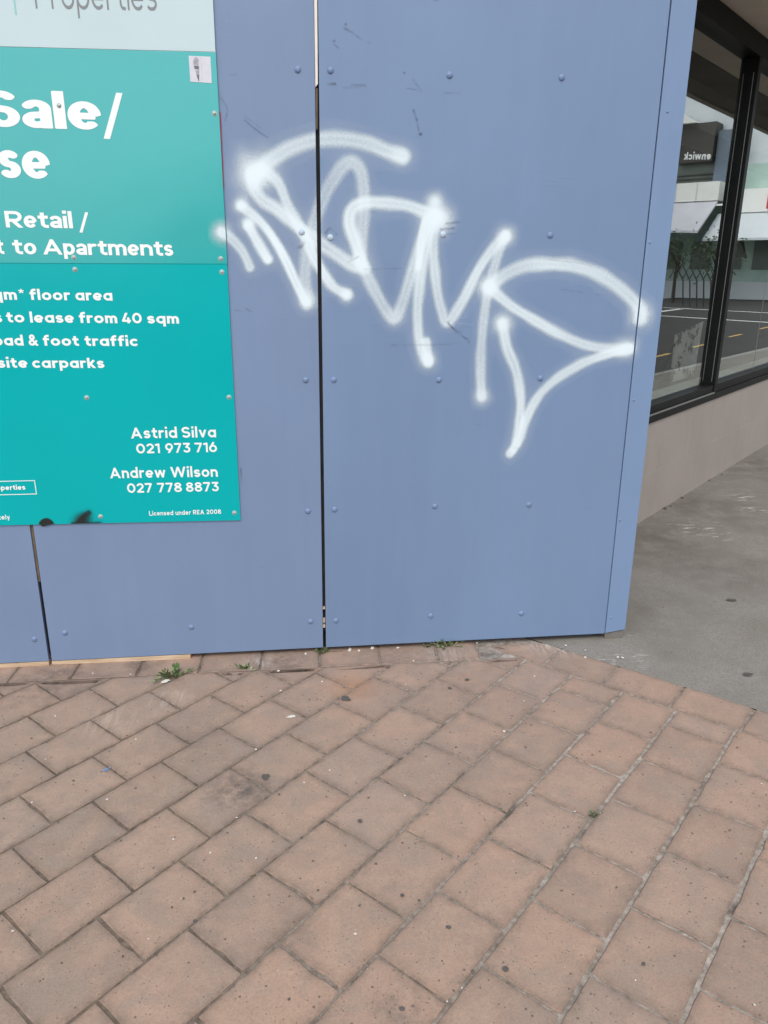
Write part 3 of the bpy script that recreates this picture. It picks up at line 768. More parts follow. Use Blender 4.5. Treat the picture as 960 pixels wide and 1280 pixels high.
# corner flashing
mb = MB(); zb = .052
mb.hexa([(1.2205, -.003, zb - .006), (1.309, -.003, zb + .009), (1.309, .018, zb + .009), (1.2205, .018, zb - .006), (1.2225, -.003, TOP), (1.313, -.003, TOP), (1.313, .018, TOP), (1.2225, .018, TOP)])
strip = tag(mb.build('corner_strip', M_strip, hoard, bevel=.001), 'narrow paler strip closing the right hand corner')
for x, z in ((1.249, 2.116), (1.235, 1.675), (1.238, 1.080), (1.234, .573), (1.24, .12)):
    mb = MB(); mb.dome((x, -.0028, z), .0055, .003, (0, -1, 0), 10, 2); mb.build('screw', M_bolt, strip, smooth=True)
# return of the hoarding towards the shop
mb = MB(); mb.box((1.287, .0195, .03), (1.305, .82, TOP)); tag(mb.build('return_panel', M_strip, hoard, bevel=.001))
# framing behind the boards, coloured as the shade in the gaps
for xa, xb in ((-.045, .035), (-1.21, -1.12), (1.16, 1.2855), (-2.37, -2.3)):
    mb = MB(); mb.box((xa, .0205, .09), (xb, .065, 2.70)); mb.build('gap_shade_stud', M_dark, hoard)
mb = MB(); z0, z1 = 2.17, 2.70
mb.hexa([(edgeM_r(z0) + .001, .006, z0), (edgeR_l(z0) - .004, .006, z0 + .012), (edgeR_l(z0) - .004, .019, z0 + .012), (edgeM_r(z0) + .001, .019, z0), (edgeM_r(z1) + .001, .006, z1), (edgeR_l(z1) - .001, .006, z1), (edgeR_l(z1) - .001, .019, z1), (edgeM_r(z1) + .001, .019, z1)])
mb.build('gap_filler', M_gaplight, hoard)  # strip stands in for daylight at the top of the gap
mb = MB(); z0, z1 = 2.04, 2.168
mb.hexa([(edgeM_r(z0) + .001, .008, z0), (edgeR_l(z0) - .007, .008, z0), (edgeR_l(z0) - .007, .019, z0), (edgeM_r(z0) + .001, .019, z0), (edgeM_r(z1) + .001, .008, z1), (edgeR_l(z1) - .005, .008, z1), (edgeR_l(z1) - .005, .019, z1), (edgeM_r(z1) + .001, .019, z1)])
mb.build('gap_filler', M_brown, hoard); mb = MB()
for z0, z1 in ((.36, .62),):
    mb.hexa([(edgeL_r(z0) + .001, .007, z0), (edgeM_l(z0) - .004, .007, z0), (edgeM_l(z0) - .004, .019, z0), (edgeL_r(z0) + .001, .019, z0), (edgeL_r(z1) + .001, .007, z1), (edgeM_l(z1) - .004, .007, z1), (edgeM_l(z1) - .004, .019, z1), (edgeL_r(z1) + .001, .019, z1)])
mb.build('gap_filler', M_brown, hoard)
for z0, z1 in ((.113, .128), (.138, .155), (.20, .208)):
    mb = MB(); mb.box((edgeM_r(z0) + .001, .005, z0), (edgeR_l(z0) - .002, .019, z1)); mb.build('gap_filler', M_timber, hoard)
# timber base plate showing under the boards
for k, (xa, xb) in enumerate(((-2.37, -1.176), (-1.164, -.589))):
    mb = MB(); mb.hexa([(xa, -.001, ground_z(xa, 0) + .001), (xb, -.001, ground_z(xb, 0) - .002), (xb, .07, ground_z(xb, 0) - .002), (xa, .07, ground_z(xa, 0) + .001), (xa, -.001, bot(xa) - .003), (xb, -.001, bot(xb) - .003), (xb, .07, bot(xb) - .003), (xa, .07, bot(xa) - .003)])
    mb.build('base_plate', M_timber, hoard, bevel=.002)
mb = MB(); mb.hexa([(-.587, .05, -.02), (1.20, .05, -.01), (1.20, .1, -.01), (-.587, .1, -.02), (-.587, .05, .09), (1.20, .05, .09), (1.20, .1, .09), (-.587, .1, .09)])
mb.build('base_plate', M_dark, hoard)  # set-back dark strip, coloured as the shade under the boards
mb = MB(); mb.hexa([(1.222, .004, .0), (1.306, .004, .0), (1.306, .1, .0), (1.222, .1, .0), (1.222, .004, .041), (1.306, .004, .055), (1.306, .1, .055), (1.222, .1, .041)])
mb.build('footing_block', M_block, hoard, bevel=.003)

# the spray paint tag: the same strokes cover middle panel, right panel, strip and sign edge
STROKES = [
    ([(-0.232, 1.889), (-0.172, 1.935), (-0.098, 1.978), (-0.007, 2.005), (0.092, 2.009), (0.174, 1.997), (0.238, 1.974), (0.298, 1.959)], 0.0297, 0.90),  # arc
    ([(-0.232, 1.897), (-0.234, 1.851), (-0.205, 1.809), (-0.151, 1.775), (-0.079, 1.719), (-0.024, 1.68), (0.05, 1.632), (0.106, 1.593), (0.163, 1.578)], 0.0264, 0.90),  # tearL
    ([(-0.2, 1.91), (-0.147, 1.869), (-0.118, 1.801), (-0.092, 1.75), (-0.057, 1.689), (-0.026, 1.618), (0.011, 1.555), (0.048, 1.509), (0.095, 1.486)], 0.0231, 0.85),  # tearR
    ([(-0.28, 1.789), (-0.217, 1.74), (-0.164, 1.671), (-0.121, 1.591), (-0.086, 1.509), (-0.057, 1.456)], 0.0198, 0.95),  # v1
    ([(-0.057, 1.456), (-0.061, 1.546), (-0.039, 1.671), (-0.008, 1.768), (0.035, 1.854), (0.082, 1.918), (0.119, 1.935), (0.151, 1.902), (0.16, 1.821), (0.154, 1.717), (0.144, 1.61)], 0.0280, 0.62),  # v2
    ([(0.154, 1.592), (0.126, 1.672), (0.106, 1.734), (0.117, 1.782), (0.164, 1.804), (0.239, 1.803), (0.314, 1.795), (0.38, 1.776), (0.419, 1.763)], 0.0264, 0.85),  # arch
    ([(0.144, 1.61), (0.173, 1.546), (0.211, 1.477), (0.246, 1.421), (0.277, 1.402), (0.308, 1.473), (0.336, 1.565), (0.364, 1.656), (0.391, 1.736), (0.414, 1.763)], 0.0264, 0.70),  # zig
    ([(0.381, 1.745), (0.368, 1.674), (0.36, 1.584)], 0.0165, 0.90),  # spur
    ([(0.408, 1.733), (0.382, 1.629), (0.365, 1.512), (0.361, 1.393), (0.374, 1.292), (0.402, 1.241)], 0.0231, 0.85),  # down
    ([(0.395, 1.309), (0.406, 1.233)], 0.0231, 0.80),  # spur2
    ([(0.416, 1.754), (0.416, 1.63), (0.43, 1.513), (0.452, 1.425), (0.476, 1.384), (0.529, 1.458), (0.582, 1.567), (0.635, 1.646), (0.683, 1.694)], 0.0231, 0.80),  # n
    ([(0.683, 1.694), (0.654, 1.61), (0.63, 1.513), (0.617, 1.425), (0.61, 1.302), (0.611, 1.199), (0.619, 1.1)], 0.0215, 0.75),  # leg
    ([(0.63, 1.513), (0.685, 1.556), (0.763, 1.589), (0.866, 1.595), (0.971, 1.584), (1.067, 1.552), (1.155, 1.497), (1.221, 1.436), (1.229, 1.397)], 0.0297, 0.85),  # leaf
    ([(0.63, 1.513), (0.714, 1.447), (0.811, 1.392), (0.921, 1.335), (1.032, 1.295), (1.117, 1.283), (1.201, 1.283)], 0.0231, 0.90),  # swoop
    ([(1.201, 1.283), (1.107, 1.26), (1.002, 1.22), (0.91, 1.162), (0.843, 1.092), (0.8, 0.996), (0.78, 0.923), (0.747, 0.868)], 0.0231, 0.85),  # tail
    ([(0.688, 1.381), (0.711, 1.291), (0.752, 1.198), (0.776, 1.092), (0.777, 0.984), (0.769, 0.911)], 0.0231, 0.85),  # stick
    ([(-0.352, 1.7), (-0.312, 1.67), (-0.278, 1.626), (-0.259, 1.581)], 0.0215, 0.85),  # tick1
    ([(-0.257, 1.722), (-0.229, 1.67), (-0.193, 1.608)], 0.0215, 0.95),  # tick2
]
BLOBS = [
    ((-0.223, 1.893), 0.0561, 1.00),
    ((-0.232, 1.906), 0.0726, 0.50),
    ((0.289, 1.957), 0.0363, 0.50),
    ((0.091, 1.484), 0.0264, 0.90),
    ((0.417, 1.811), 0.0330, 0.90),
    ((0.424, 1.759), 0.0528, 1.00),
    ((0.441, 1.744), 0.0462, 0.80),
    ((0.402, 1.244), 0.0330, 0.80),
    ((0.683, 1.694), 0.0363, 0.85),
    ((0.63, 1.513), 0.0396, 1.00),
    ((1.229, 1.414), 0.0462, 0.75),
    ((1.183, 1.283), 0.0396, 0.90),
    ((0.688, 1.381), 0.0429, 0.85),
    ((0.619, 1.1), 0.0363, 0.60),
    ((-0.352, 1.7), 0.0330, 0.70),
    ((-0.257, 1.729), 0.0297, 0.90),
    ((-0.278, 1.789), 0.0264, 0.95),
    ((-0.049, 1.468), 0.0330, 0.60),
    ((0.275, 1.402), 0.0363, 0.40),
    ((0.758, 0.88), 0.0165, 0.90),
    ((0.135, 1.601), 0.0396, 0.35),
]

SIGN_R = -.3365
field_mesh('spray_paint', M_spray, pM, STROKES, BLOBS, SIGN_R + .001, -.004, 1.30, 2.12, -.0007, .0036, right=lambda z: edgeM_r(z) - .0008)
field_mesh('spray_paint', M_spray, pR, STROKES, BLOBS, -.013, 1.2175, .76, 2.12, -.0007, .0036, left=lambda z: edgeR_l(z) + .0008)
field_mesh('spray_paint', M_spray, strip, STROKES, BLOBS, 1.2225, 1.30, 1.20, 1.56, -.0036, .0036)
# scuffs and scratches
SC = [([(.094, 2.349), (.121, 2.338)], .003, .6), ([(.121, 2.338), (.15, 2.318)], .002, .4), ([(.162, 2.310), (.183, 2.306)], .0035, .7), ([(.037, 2.180), (.062, 2.181)], .004, .8), ([(.120, 2.179), (.165, 2.178)], .0032, .7), ([(.09, 2.17), (.14, 2.171)], .002, .4),
      ([(.334, 2.104), (.346, 2.074)], .0045, .8), ([(.346, 2.074), (.354, 2.04)], .003, .6), ([(.308, 2.173), (.345, 2.168)], .002, .45), ([(.44, 2.161), (.50, 2.162)], .002, .4), ([(.33, 2.20), (.36, 2.165)], .002, .4), ([(.06, 2.30), (.075, 2.29)], .002, .5),
      ([(.476, 1.384), (.51, 1.35), (.555, 1.32)], .003, .8), ([(.48, 1.375), (.53, 1.345)], .0018, .5), ([(.26, 1.302), (.42, 1.300), (.52, 1.305)], .002, .45), ([(.26, 1.296), (.33, 1.294)], .0018, .4), ([(.46, 1.735), (.51, 1.742)], .004, .8), ([(.44, 1.715), (.49, 1.72)], .003, .6), ([(.455, 1.70), (.50, 1.702)], .002, .5),
      ([(.16, 1.575), (.30, 1.578)], .0018, .4), ([(.85, 1.612), (.98, 1.598)], .0018, .4), ([(.91, 1.505), (1.08, 1.482)], .0018, .45), ([(.02, 1.70), (.035, 1.715), (.06, 1.698)], .006, .5), ([(.10, 1.60), (.14, 1.62)], .003, .4), ([(.585, .99), (.62, .985)], .003, .2), ([(.40, 2.44), (.41, 2.436)], .003, .5), ([(.98, 1.60), (1.02, 1.585)], .0015, .4)]
field_mesh('scuff_marks', M_scuff, pR, SC, [((.30, 2.22), .003, .7), ((.36, 2.03), .005, .7), ((.10, 2.36), .004, .5), ((.06, 2.31), .004, .5), ((.56, 1.31), .003, .6)], 0, 1.21, .9, 2.46, -.0012, .003, hollow=0)
SC2 = [([(-.254, 2.064), (-.215, 2.035), (-.175, 2.010)], .0022, .55), ([(-.25, 2.075), (-.20, 2.04)], .0016, .4), ([(-.322, 1.43), (-.285, 1.425)], .0022, .5), ([(-.28, 1.433), (-.262, 1.424)], .003, .5), ([(-.10, 1.66), (-.075, 1.65), (-.06, 1.665)], .006, .5), ([(-.30, 2.20), (-.27, 2.202)], .002, .3), ([(-.335, .76), (-.334, .82)], .006, .6), ([(-.337, 2.14), (-.31, 2.10), (-.32, 2.06)], .003, .35)]
field_mesh('scuff_marks', M_scuff, pM, SC2, [((-.27, .40), .003, .4)], -.335, -.03, .3, 2.3, -.0012, .003, hollow=0)

# ================================================================== THE SIGN
sign = thing('for_sale_sign', (-.9, -.003, .6), 'teal and white sale or lease sign screwed to the blue grey hoarding', 'sign')
SL = -1.60
def board(z0, z1, x1a, x1b, y0, mat, label=None):
    b = MB(); b.hexa([(SL, y0, z0), (x1a, y0, z0), (x1a, y0 + .004, z0), (SL, y0 + .004, z0), (SL, y0, z1), (x1b, y0, z1), (x1b, y0 + .004, z1), (SL, y0 + .004, z1)])
    return tag(b.build('sign_board', mat, sign, bevel=.0006), label)
bh = board(2.2665, 2.64, -.3375, -.3345, -.0078, M_white, 'white header board')
bu = board(1.5915, 2.2655, -.3385, -.3365, -.0078, M_teal, 'upper teal board')
bl = board(.6095, 1.5925, -.3445, -.3395, -.0062, M_teal2, 'lower teal board')
mb = MB(); mb.hexa([(SL, -.0034, 1.845), (-.3352, -.0034, 1.845), (-.3352, -.0008, 1.845), (SL, -.0008, 1.845), (SL, -.0034, 2.087), (-.3325, -.0034, 2.087), (-.3325, -.0008, 2.087), (SL, -.0008, 2.087)])
tag(mb.build('sign_board', M_crimson, sign), 'older crimson board showing as a thin edge behind')
YU, YL = -.0086, -.0070
lettering('lettering', 'Properties', -.906, -.519, 2.377, 2.381, .092, YU, M_greyletter, bh, h=.036)
mb = MB(); mb.box((-.9735, YU, 2.357), (-.9685, YU + .0006, 2.56)); mb.build('printed_line', M_tealline, bh)
W_ = M_letter
HV = dict(h=.066, two=True, track=-.015, nx=.66, xh=.565)
BD = dict(h=.067, two=True, track=.0, nx=.80, xh=.54)
def words(parts, base, px0, x_at, per, zb, dz, cap, y, par, **k):
    """words of one line, each with its measured start and end"""
    for t, a, b in parts:
        xa, xb = x_at + (a - px0) * per, x_at + (b - px0) * per
        lettering('lettering', t, xa, xb, zb + dz * (xa - base), zb + dz * (xb - base), cap, y, W_, par, **k)
def slash(x, z0, z1, run, wd):
    mb = MB(); mb.prism([(x, YU, z0), (x + wd, YU, z0 - .001), (x + run + wd, YU, z1), (x + run, YU, z1 + .001)], (0, .0005, 0)); mb.build('lettering', W_, bu)
lettering('lettering', 'Sale', -1.108, -.733, 2.0280, 2.0230, .110, YU, W_, bu, **HV)
slash(-.732, 1.997, 2.137, .056, .021)
lettering('lettering', 'For', -1.50, -1.20, 2.030, 2.029, .110, YU, W_, bu, **HV)
lettering('lettering', 'Lease', -1.40, -.921, 1.872, 1.8675, .112, YU, W_, bu, **HV)
lettering('lettering', 'Retail', -1.096, -.868, 1.7095, 1.7085, .054, YU, W_, bu, **BD)
slash(-.848, 1.695, 1.761, .027, .010)
words((('t', -2, 6), ('to', 17, 46), ('Apartments', 54, 217)), -1.131, 0, -1.131, .002779, 1.6215, -.006, .051, YU, bu, **BD)
LW = dict(h=.074, track=.03)
words((('qm*', -9, 31), ('floor', 37.5, 88), ('area', 94.5, 141)), -1.187, -12, -1.187, .002804, 1.4660, -.008, .0375, YL, bl, **LW)
words((('s', -7, 3), ('to', 8.5, 30.5), ('lease', 37.5, 92), ('from', 98.5, 146), ('40', 152, 177), ('sqm', 184, 224)), -1.188, -8, -1.188, .002849, 1.3868, -.009, .0375, YL, bl, **LW)
words((('road', -16, 29.5), ('&', 36, 48), ('foot', 54, 98.5), ('traffic', 106, 172.5)), -1.209, -11, -1.209, .002861, 1.3046, -.009, .0375, YL, bl, **LW)
words((('site', -2, 35), ('carparks', 41, 131)), -1.196, -2, -1.196, .00288, 1.2236, -.009, .0375, YL, bl, **LW)
NB = dict(h=.066, track=.04)
words((('Astrid', 164, 221.5), ('Silva', 227.5, 270.4)), -.742, 164, -.742, .003033, .9512, .001, .0425, YL, bl, **NB)
words((('021', 171, 200), ('973', 207, 238), ('716', 243.7, 271.4)), -.727, 171, -.727, .003065, .8918, .004, .0385, YL, bl, **NB)
words((('Andrew', 138, 207), ('Wilson', 213.4, 272.4)), -.837, 138, -.837, .003081, .7940, -.002, .0425, YL, bl, **NB)
words((('027', 159.6, 190.6), ('778', 197, 227.5), ('8873', 232.8, 273.8)), -.779, 159, -.779, .003104, .7335, .0, .0385, YL, bl, **NB)
lettering('lettering', 'Licensed under REA 2008', -.702, -.420, .6375, .6395, .0185, YL, W_, bl, h=.066, track=.05)
lettering('lettering', 'Properties', -1.300, -1.163, .7535, .7545, .0200, YL, W_, bl, h=.072, track=.03)
lettering('lettering', 'tely', -1.281, -1.238, .6340, .6345, .0190, YL, W_, bl, h=.062, track=.05)
mb = MB()
a, b, c_, d_ = (-1.46, .788), (-1.1245, .790), (-1.1245, .736), (-1.46, .734)
for p, q in ((a, b), (c_, b), (d_, c_), (d_, a)):
    t = .0014
    if abs(p[0] - q[0]) > .1: mb.prism([(p[0] + t, YL, p[1] - t), (q[0] - t, YL, q[1] - t), (q[0] - t, YL, q[1] + t), (p[0] + t, YL, p[1] + t)], (0, .0005, 0))
    else: mb.prism([(p[0] - t, YL, p[1] - t), (p[0] + t, YL, p[1] - t), (q[0] + t, YL, q[1] + t), (q[0] - t, YL, q[1] + t)], (0, .0005, 0))
mb.build('printed_frame', W_, bl)
# sticker near the top corner
mb = MB(); mb.hexa([(-.427, -.0086, 2.176), (-.356, -.0086, 2.173), (-.356, -.0081, 2.173), (-.427, -.0081, 2.176), (-.427, -.0086, 2.253), (-.355, -.0086, 2.252), (-.355, -.0081, 2.252), (-.427, -.0081, 2.253)])
stk = tag(mb.build('sticker', M_sticker, bu), 'small pale square sticker with a dark narrow drawing')
mb = MB(); Y = -.0091
mb.add([(-.414, Y, 2.238), (-.412, Y, 2.226), (-.396, Y, 2.226), (-.394, Y, 2.240), (-.399, Y, 2.249), (-.406, Y, 2.250)], [(0, 1, 2, 3, 4, 5)], 1)
mb.add([(-.412, Y, 2.224), (-.410, Y, 2.214), (-.395, Y, 2.213), (-.396, Y, 2.224)], [(0, 1, 2, 3)], 0)
mb.add([(-.409, Y, 2.211), (-.405, Y, 2.198), (-.396, Y, 2.199), (-.395, Y, 2.211)], [(0, 1, 2, 3)], 1)
mb.add([(-.405, Y, 2.197), (-.400, Y, 2.180), (-.398, Y, 2.177), (-.396, Y, 2.198)], [(0, 1, 2, 3)], 0)
for k in range(9):
    z = 2.245 - k * .0075; mb.add([(-.388, Y, z), (-.3865, Y, z), (-.3865, Y, z + .003), (-.388, Y, z + .003)], [(0, 1, 2, 3)], 1)
mb.build('drawing', [M_stickdark, M_sticklight], stk)
# screws with dished washers
for (x, z), par, y in [(q, bu, -.0078) for q in ((-.353, 2.081), (-.361, 1.609), (-.878, 1.611), (-.868, 2.095), (-1.40, 1.611), (-1.40, 2.09))] + [(q, bl, -.0062) for q in ((-.879, 1.570), (-.360, 1.563), (-.891, 1.110), (-.361, 1.107), (-.892, .638), (-.367, .642), (-1.42, 1.11), (-1.42, .638))]:
    mb = MB(); mb.dome((x, y + .0004, z), .0098, .0022, (0, -1, 0), 16, 3); wsh = mb.build('washer', M_washer, par, smooth=True)
    mb = MB(); mb.dome((x + .0005, y - .0017, z + .0005), .0052, .003, (0, -1, 0), 12, 3); mb.build('screw', M_screw, par, smooth=True)
# spray paint that ran over the edge of the sign, black splats along its lower edge
field_mesh('spray_paint', M_spray, bu, STROKES, BLOBS, -.40, SIGN_R - .0016, 1.60, 1.78, -.0084, .003)
field_mesh('black_splat', M_smoke, bl, [], [((-1.105, .606), .030, 1.3), ((-1.100, .612), .026, 1.2), ((-1.118, .606), .012, 1.2)], -1.16, -1.04, .6105, .68, -.0068, .0025, fn=lambda X, Z, D: np.clip((D - .45) * 4, 0, 1))
field_mesh('black_splat', M_smoke, bl, [([(-.985, .610), (-.955, .640), (-.935, .655)], .012, .75), ([(-1.0, .606), (-.90, .606)], .012, .8)], [((-.965, .618), .030, .75), ((-.95, .64), .022, .35)], -1.06, -.85, .6105, .70, -.0068, .0025)
mb = MB(); mb.prism([(-1.128, -.0070, .6098), (-1.119, -.0070, .602), (-1.107, -.0070, .6045), (-1.085, -.0070, .6098)], (0, .004, 0)); mb.build('black_splat', M_soot, bl)

# ================================================================== THE SHOP
bld = thing('shop_building', tuple(SO), 'shop front with black framed windows over beige tiles beside the hoarding', 'shop')
S0, S1, CEIL = -1.50, 9.0, 3.005
gz = lambda s: ground_z(*shop(s, 0, 0)[:2])
def sbox(name, mat, s0, s1, o0, o1, z0, z1, parent=bld, bevel=0, **k):
    mb = MB(); mb.box((s0, o1, z0), (s1, o0, z1), shop); return mb.build(name, mat, parent, bevel=bevel)
# beige tiles: two courses
mb = MB(); wt_ = 1.01
z_j = .328
for row, (z0, z1, sh) in enumerate(((-.10, z_j, .995), (z_j, .668, 1.24))):
    s = sh - 4 * wt_
    while s < S1:
        a, b = max(s, S0), min(s + wt_, S1)
        if b - a > .05: mb.box((a + .0006, 0 + random.uniform(-.0004, .0004), z0 + (.0012 if row else 0)), (b - .0012, -.02, z1 - .002), shop)
        s += wt_
mb.build('stall_riser', M_tile, bld, bevel=.001)
sbox('riser_backing', M_grout, S0, S1, -.0015, -.20, -.12, .669)
REC = .055
# window frame: sill, head, mullions
sill = sbox('window_sill', M_frame, S0, S1, .012, -.11, .6705, .716, bevel=.003)
sbox('sill_bead', M_alu, S0, 1.185, .0135, .004, .7175, .7265, sill, .001)
sbox('sill_rail', M_frame, S0, S1, -.004, -.09, .7165, .775, sill, .002)
head = sbox('window_head', M_frame, S0, S1, .008, -.11, 2.888, CEIL - .002, bevel=.003)
def mullion(s, wd=.062):
    m = sbox('mullion', M_frame, s, s + wd, .004, -.10, .7175, 2.887, bevel=.003)
    sbox('glazing_bead', M_alu, s - .0012, s - .0002, -.020, -.024, .80, 2.80, m)
    return m
for s in (-1.46, 1.19, 4.02, 6.85): mullion(s)
for s0, s1 in ((-1.395, 1.188), (1.254, 4.018), (4.084, 6.848), (6.914, 8.99)):
    mb = MB(); mb.box((s0, -.0535, .7765), (s1, -.0575, 2.8865), shop); pane = mb.build('window_pane', M_glass, bld)
    if s0 > 0: sbox('glass_joint', M_alu, s0 + 1.10, s0 + 1.108, -.0522, -.0532, .78, 2.88, pane)
# interior: window ledge, floor, back wall, ceiling bulkhead
sbox('window_ledge', M_ledge, S0, S1, -.112, -.235, .70, .772, bevel=.003)
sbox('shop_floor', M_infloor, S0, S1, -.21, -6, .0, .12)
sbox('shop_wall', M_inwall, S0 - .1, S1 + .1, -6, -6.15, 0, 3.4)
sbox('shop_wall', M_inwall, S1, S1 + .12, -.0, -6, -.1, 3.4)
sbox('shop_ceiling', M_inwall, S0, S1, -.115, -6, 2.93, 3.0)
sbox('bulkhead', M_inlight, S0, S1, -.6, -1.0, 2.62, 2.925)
sbox('wall_pier', M_render, S0 - .12, S0 - .002, .0, -6, -.15, 3.4)
# wall behind the hoarding, soffit, upper storey
q = shop(S0 - .12, 0, 0)
mb = MB(); mb.box((-6, .62, -.15), (q[0] - .01, .80, 2.99)); mb.build('wall', M_render, bld)
sf = [shop(S0 - .3, .80, 0), shop(S1 + .12, .80, 0), shop(S1 + .12, .362, 0), shop(S0 - .3, .362, 0)]
mb = MB(); mb.prism([(p[0], p[1], CEIL - .004) for p in sf], (0, 0, .12)); mb.build('soffit', M_soffit2, bld)
sf = [shop(S0 - .3, .36, 0), shop(S1 + .12, .36, 0), shop(S1 + .12, -.0005, 0), shop(S0 - .3, -.0005, 0)]
mb = MB(); mb.prism([(p[0], p[1], CEIL) for p in sf], (0, 0, .12)); mb.build('soffit', M_soffit, bld)
sbox('fascia', M_render, S0 - .3, S1 + .12, .86, .802, 2.985, 3.8)
sbox('upper_wall', M_render, S0 - .3, S1 + .12, .8, -6.15, 3.40, 6.2)
mb = MB(); mb.prism([(q_[0], q_[1], CEIL + .001) for q_ in ((-6, .62, 0), (.2, .62, 0), (1.5, .9, 0), (-6, 3.0, 0))], (0, 0, .12)); mb.build('soffit', M_soffit, bld)
mb = MB(); mb.box((-6, .62, 3.13), (-.2, 5, 6.2)); mb.build('upper_wall', M_render, bld)

# display board leaning inside the window
t = thing('display_board', shop(1.4, -.33, .772), 'mottled pale display board standing behind the left shop window pane', 'display board')
mb = MB(); mb.hexa([shop(*p) for p in ((1.11, -.285, .775), (1.60, -.285, .775), (1.60, -.297, .775), (1.11, -.297, .775), (1.135, -.30, 1.12), (1.70, -.30, 1.19), (1.70, -.312, 1.19), (1.135, -.312, 1.12))]); mb.build('panel', M_board, t)
for s in (1.18, 1.50):
    mb = MB(); mb.hexa([shop(*p) for p in ((s, -.42, .772), (s + .03, -.42, .772), (s + .03, -.44, .772), (s, -.44, .772), (s, -.313, 1.05), (s + .03, -.313, 1.05), (s + .03, -.33, 1.05), (s, -.33, 1.05))]); mb.build('leg', M_metal, t)
sbox('display_shelf', M_infloor, S0, S1, -.24, -.9, .70, .7705)

# ================================================================== STREET CORNER SEEN IN THE GLASS
far = shop(45, 16, 0)
op = thing('corner_building', (far[0], far[1], 0), 'pale corner building with cream fascia across the junction seen reflected in the shop glass', 'building')
FS = 45.0
def fbox(name, mat, o0, o1, z0, z1, dep=.4, back=3.0, parent=op):
    mb = MB(); mb.box((FS - dep, o0, z0), (FS + back, o1, z1), shop); return mb.build(name, mat, parent)
fbox('upper_wall', M_s_grey, 7.5, 26, 6.25, 11.6, 0, 10)
fbox('pier', M_s_blue, 13.25, 14.38, 6.27, 9.15, .9, -.01)
fbox('sign_fascia', M_s_dark, 14.48, 16.62, 7.55, 9.6, 1.2, -.02)
fbox('parapet', M_s_white, 16.63, 17.4, 8.62, 10.25, 1.6, -.03)
mb = MB(); mb.prism([shop(FS - 1.55, 16.63, 9.61), shop(FS - 1.55, 15.5, 9.61), shop(FS - 1.55, 16.63, 10.25)], tuple(SD * 1.3)); mb.build('parapet', M_s_white, op)
gb = fbox('glazing', M_s_green, 14.25, 20, 6.35, 8.2, .3, -.04)
for k in range(3): fbox('rail', M_s_dark, 14.25, 20, 6.45 + k * .22, 6.52 + k * .22, .40, -.31, gb)
fbox('fascia', M_s_cream, 13.4, 22, 5.30, 6.30, 2.6, 0)
fbox('fascia', M_s_white, 8, 12.75, 4.6, 5.8, 2.6, 0)
fbox('upper_wall', M_s_mint, 8, 12.7, 5.82, 7.3, .5, -.02)
mb = MB(); mb.prism([shop(FS - 2.5, 13.4, 5.28), shop(FS - 2.5, 22, 5.28), shop(FS - 5.2, 22, 3.9), shop(FS - 5.2, 13.4, 3.6)], (0, 0, -.12)); mb.build('awning', M_s_roof, op)
mb = MB(); mb.prism([shop(FS - 2.5, 8, 4.58), shop(FS - 2.5, 13.3, 4.58), shop(FS - 4.6, 13.3, 3.2), shop(FS - 4.6, 8, 3.2)], (0, 0, -.12)); mb.build('awning', M_s_grey, op)
sh = fbox('shop_front', M_s_mint, 7.5, 26, .9, 5.2, 0, 10)
for k, o0 in enumerate((8.3, 10.6, 12.4, 14.2, 16.0, 17.8, 20)): fbox('shop_window', M_s_green, o0, o0 + 1.2, 1.6, 3.2, .05, -.06 - .001 * k, sh)
fbox('plinth', M_s_grey, 7.5, 26, -.3, .89, .1, 10)
fbox('red_panel', M_s_red, 10.2, 10.75, 4.75, 5.6, 2.75, -2.62)
for k, o0 in enumerate((14.6, 15.8, 17.0, 18.2)): fbox('fascia_joint', M_s_grey, o0, o0 + .06, 5.31, 6.29, 2.62, -2.605)
mb = MB(); mb.tube([shop(FS - 2.9, 15.9, 5.15), shop(FS - 5.3, 15.2, 3.55)], .07, .07, 6); mb.build('awning_arm', M_s_dark, op)
mb = MB(); mb.tube([shop(FS - 2.9, 12.2, 4.5), shop(FS - 3.6, 11.2, 2.2)], .09, .09, 6); mb.build('awning_arm', M_s_dark, op)
fbox('red_panel', M_s_red, 16.2, 16.9, 3.1, 3.8, 5.6, -5.55)
# white lettering on the dark fascia; written to be read from the street, so the glass shows it reversed
lettering('lettering', 'enwick', 0, 1.55, 0, .10, .40, 0, M_letter, op, h=.075, fr=lambda x, y, z: shop(FS - 1.215, 14.55 + x, 7.62 + z))
# terrace added out of view, blocking low sky to grade reflections on sign and boards
tp = shop(-8, 20, 0)
ter = thing('added_terrace', (tp[0], tp[1], -.3), 'unseen long low terrace with dark shop windows added across the road to shape reflections', 'building')
for k in range(7):
    s0 = -34 + k * 7.5; hh = (4.3, 5.0, 4.0, 5.2, 4.6, 4.2, 5.0)[k]
    mb = MB(); mb.box((s0, 20, -.3), (s0 + 7.48, 28, hh), shop); wl = mb.build('wall', (M_render, M_s_cream, M_render, M_s_grey, M_render, M_s_cream, M_render)[k], ter)  # wall of the added terrace
    for q in (.6, 4.1):
        mb = MB(); mb.box((s0 + q, 19.93, .5), (s0 + q + 2.8, 19.99, 2.6), shop); mb.build('added_window', M_s_green, wl)
    mb = MB(); mb.box((s0, 17.9, 2.9), (s0 + 7.48, 19.99, 3.15), shop); mb.build('added_verandah', M_s_dark, wl)
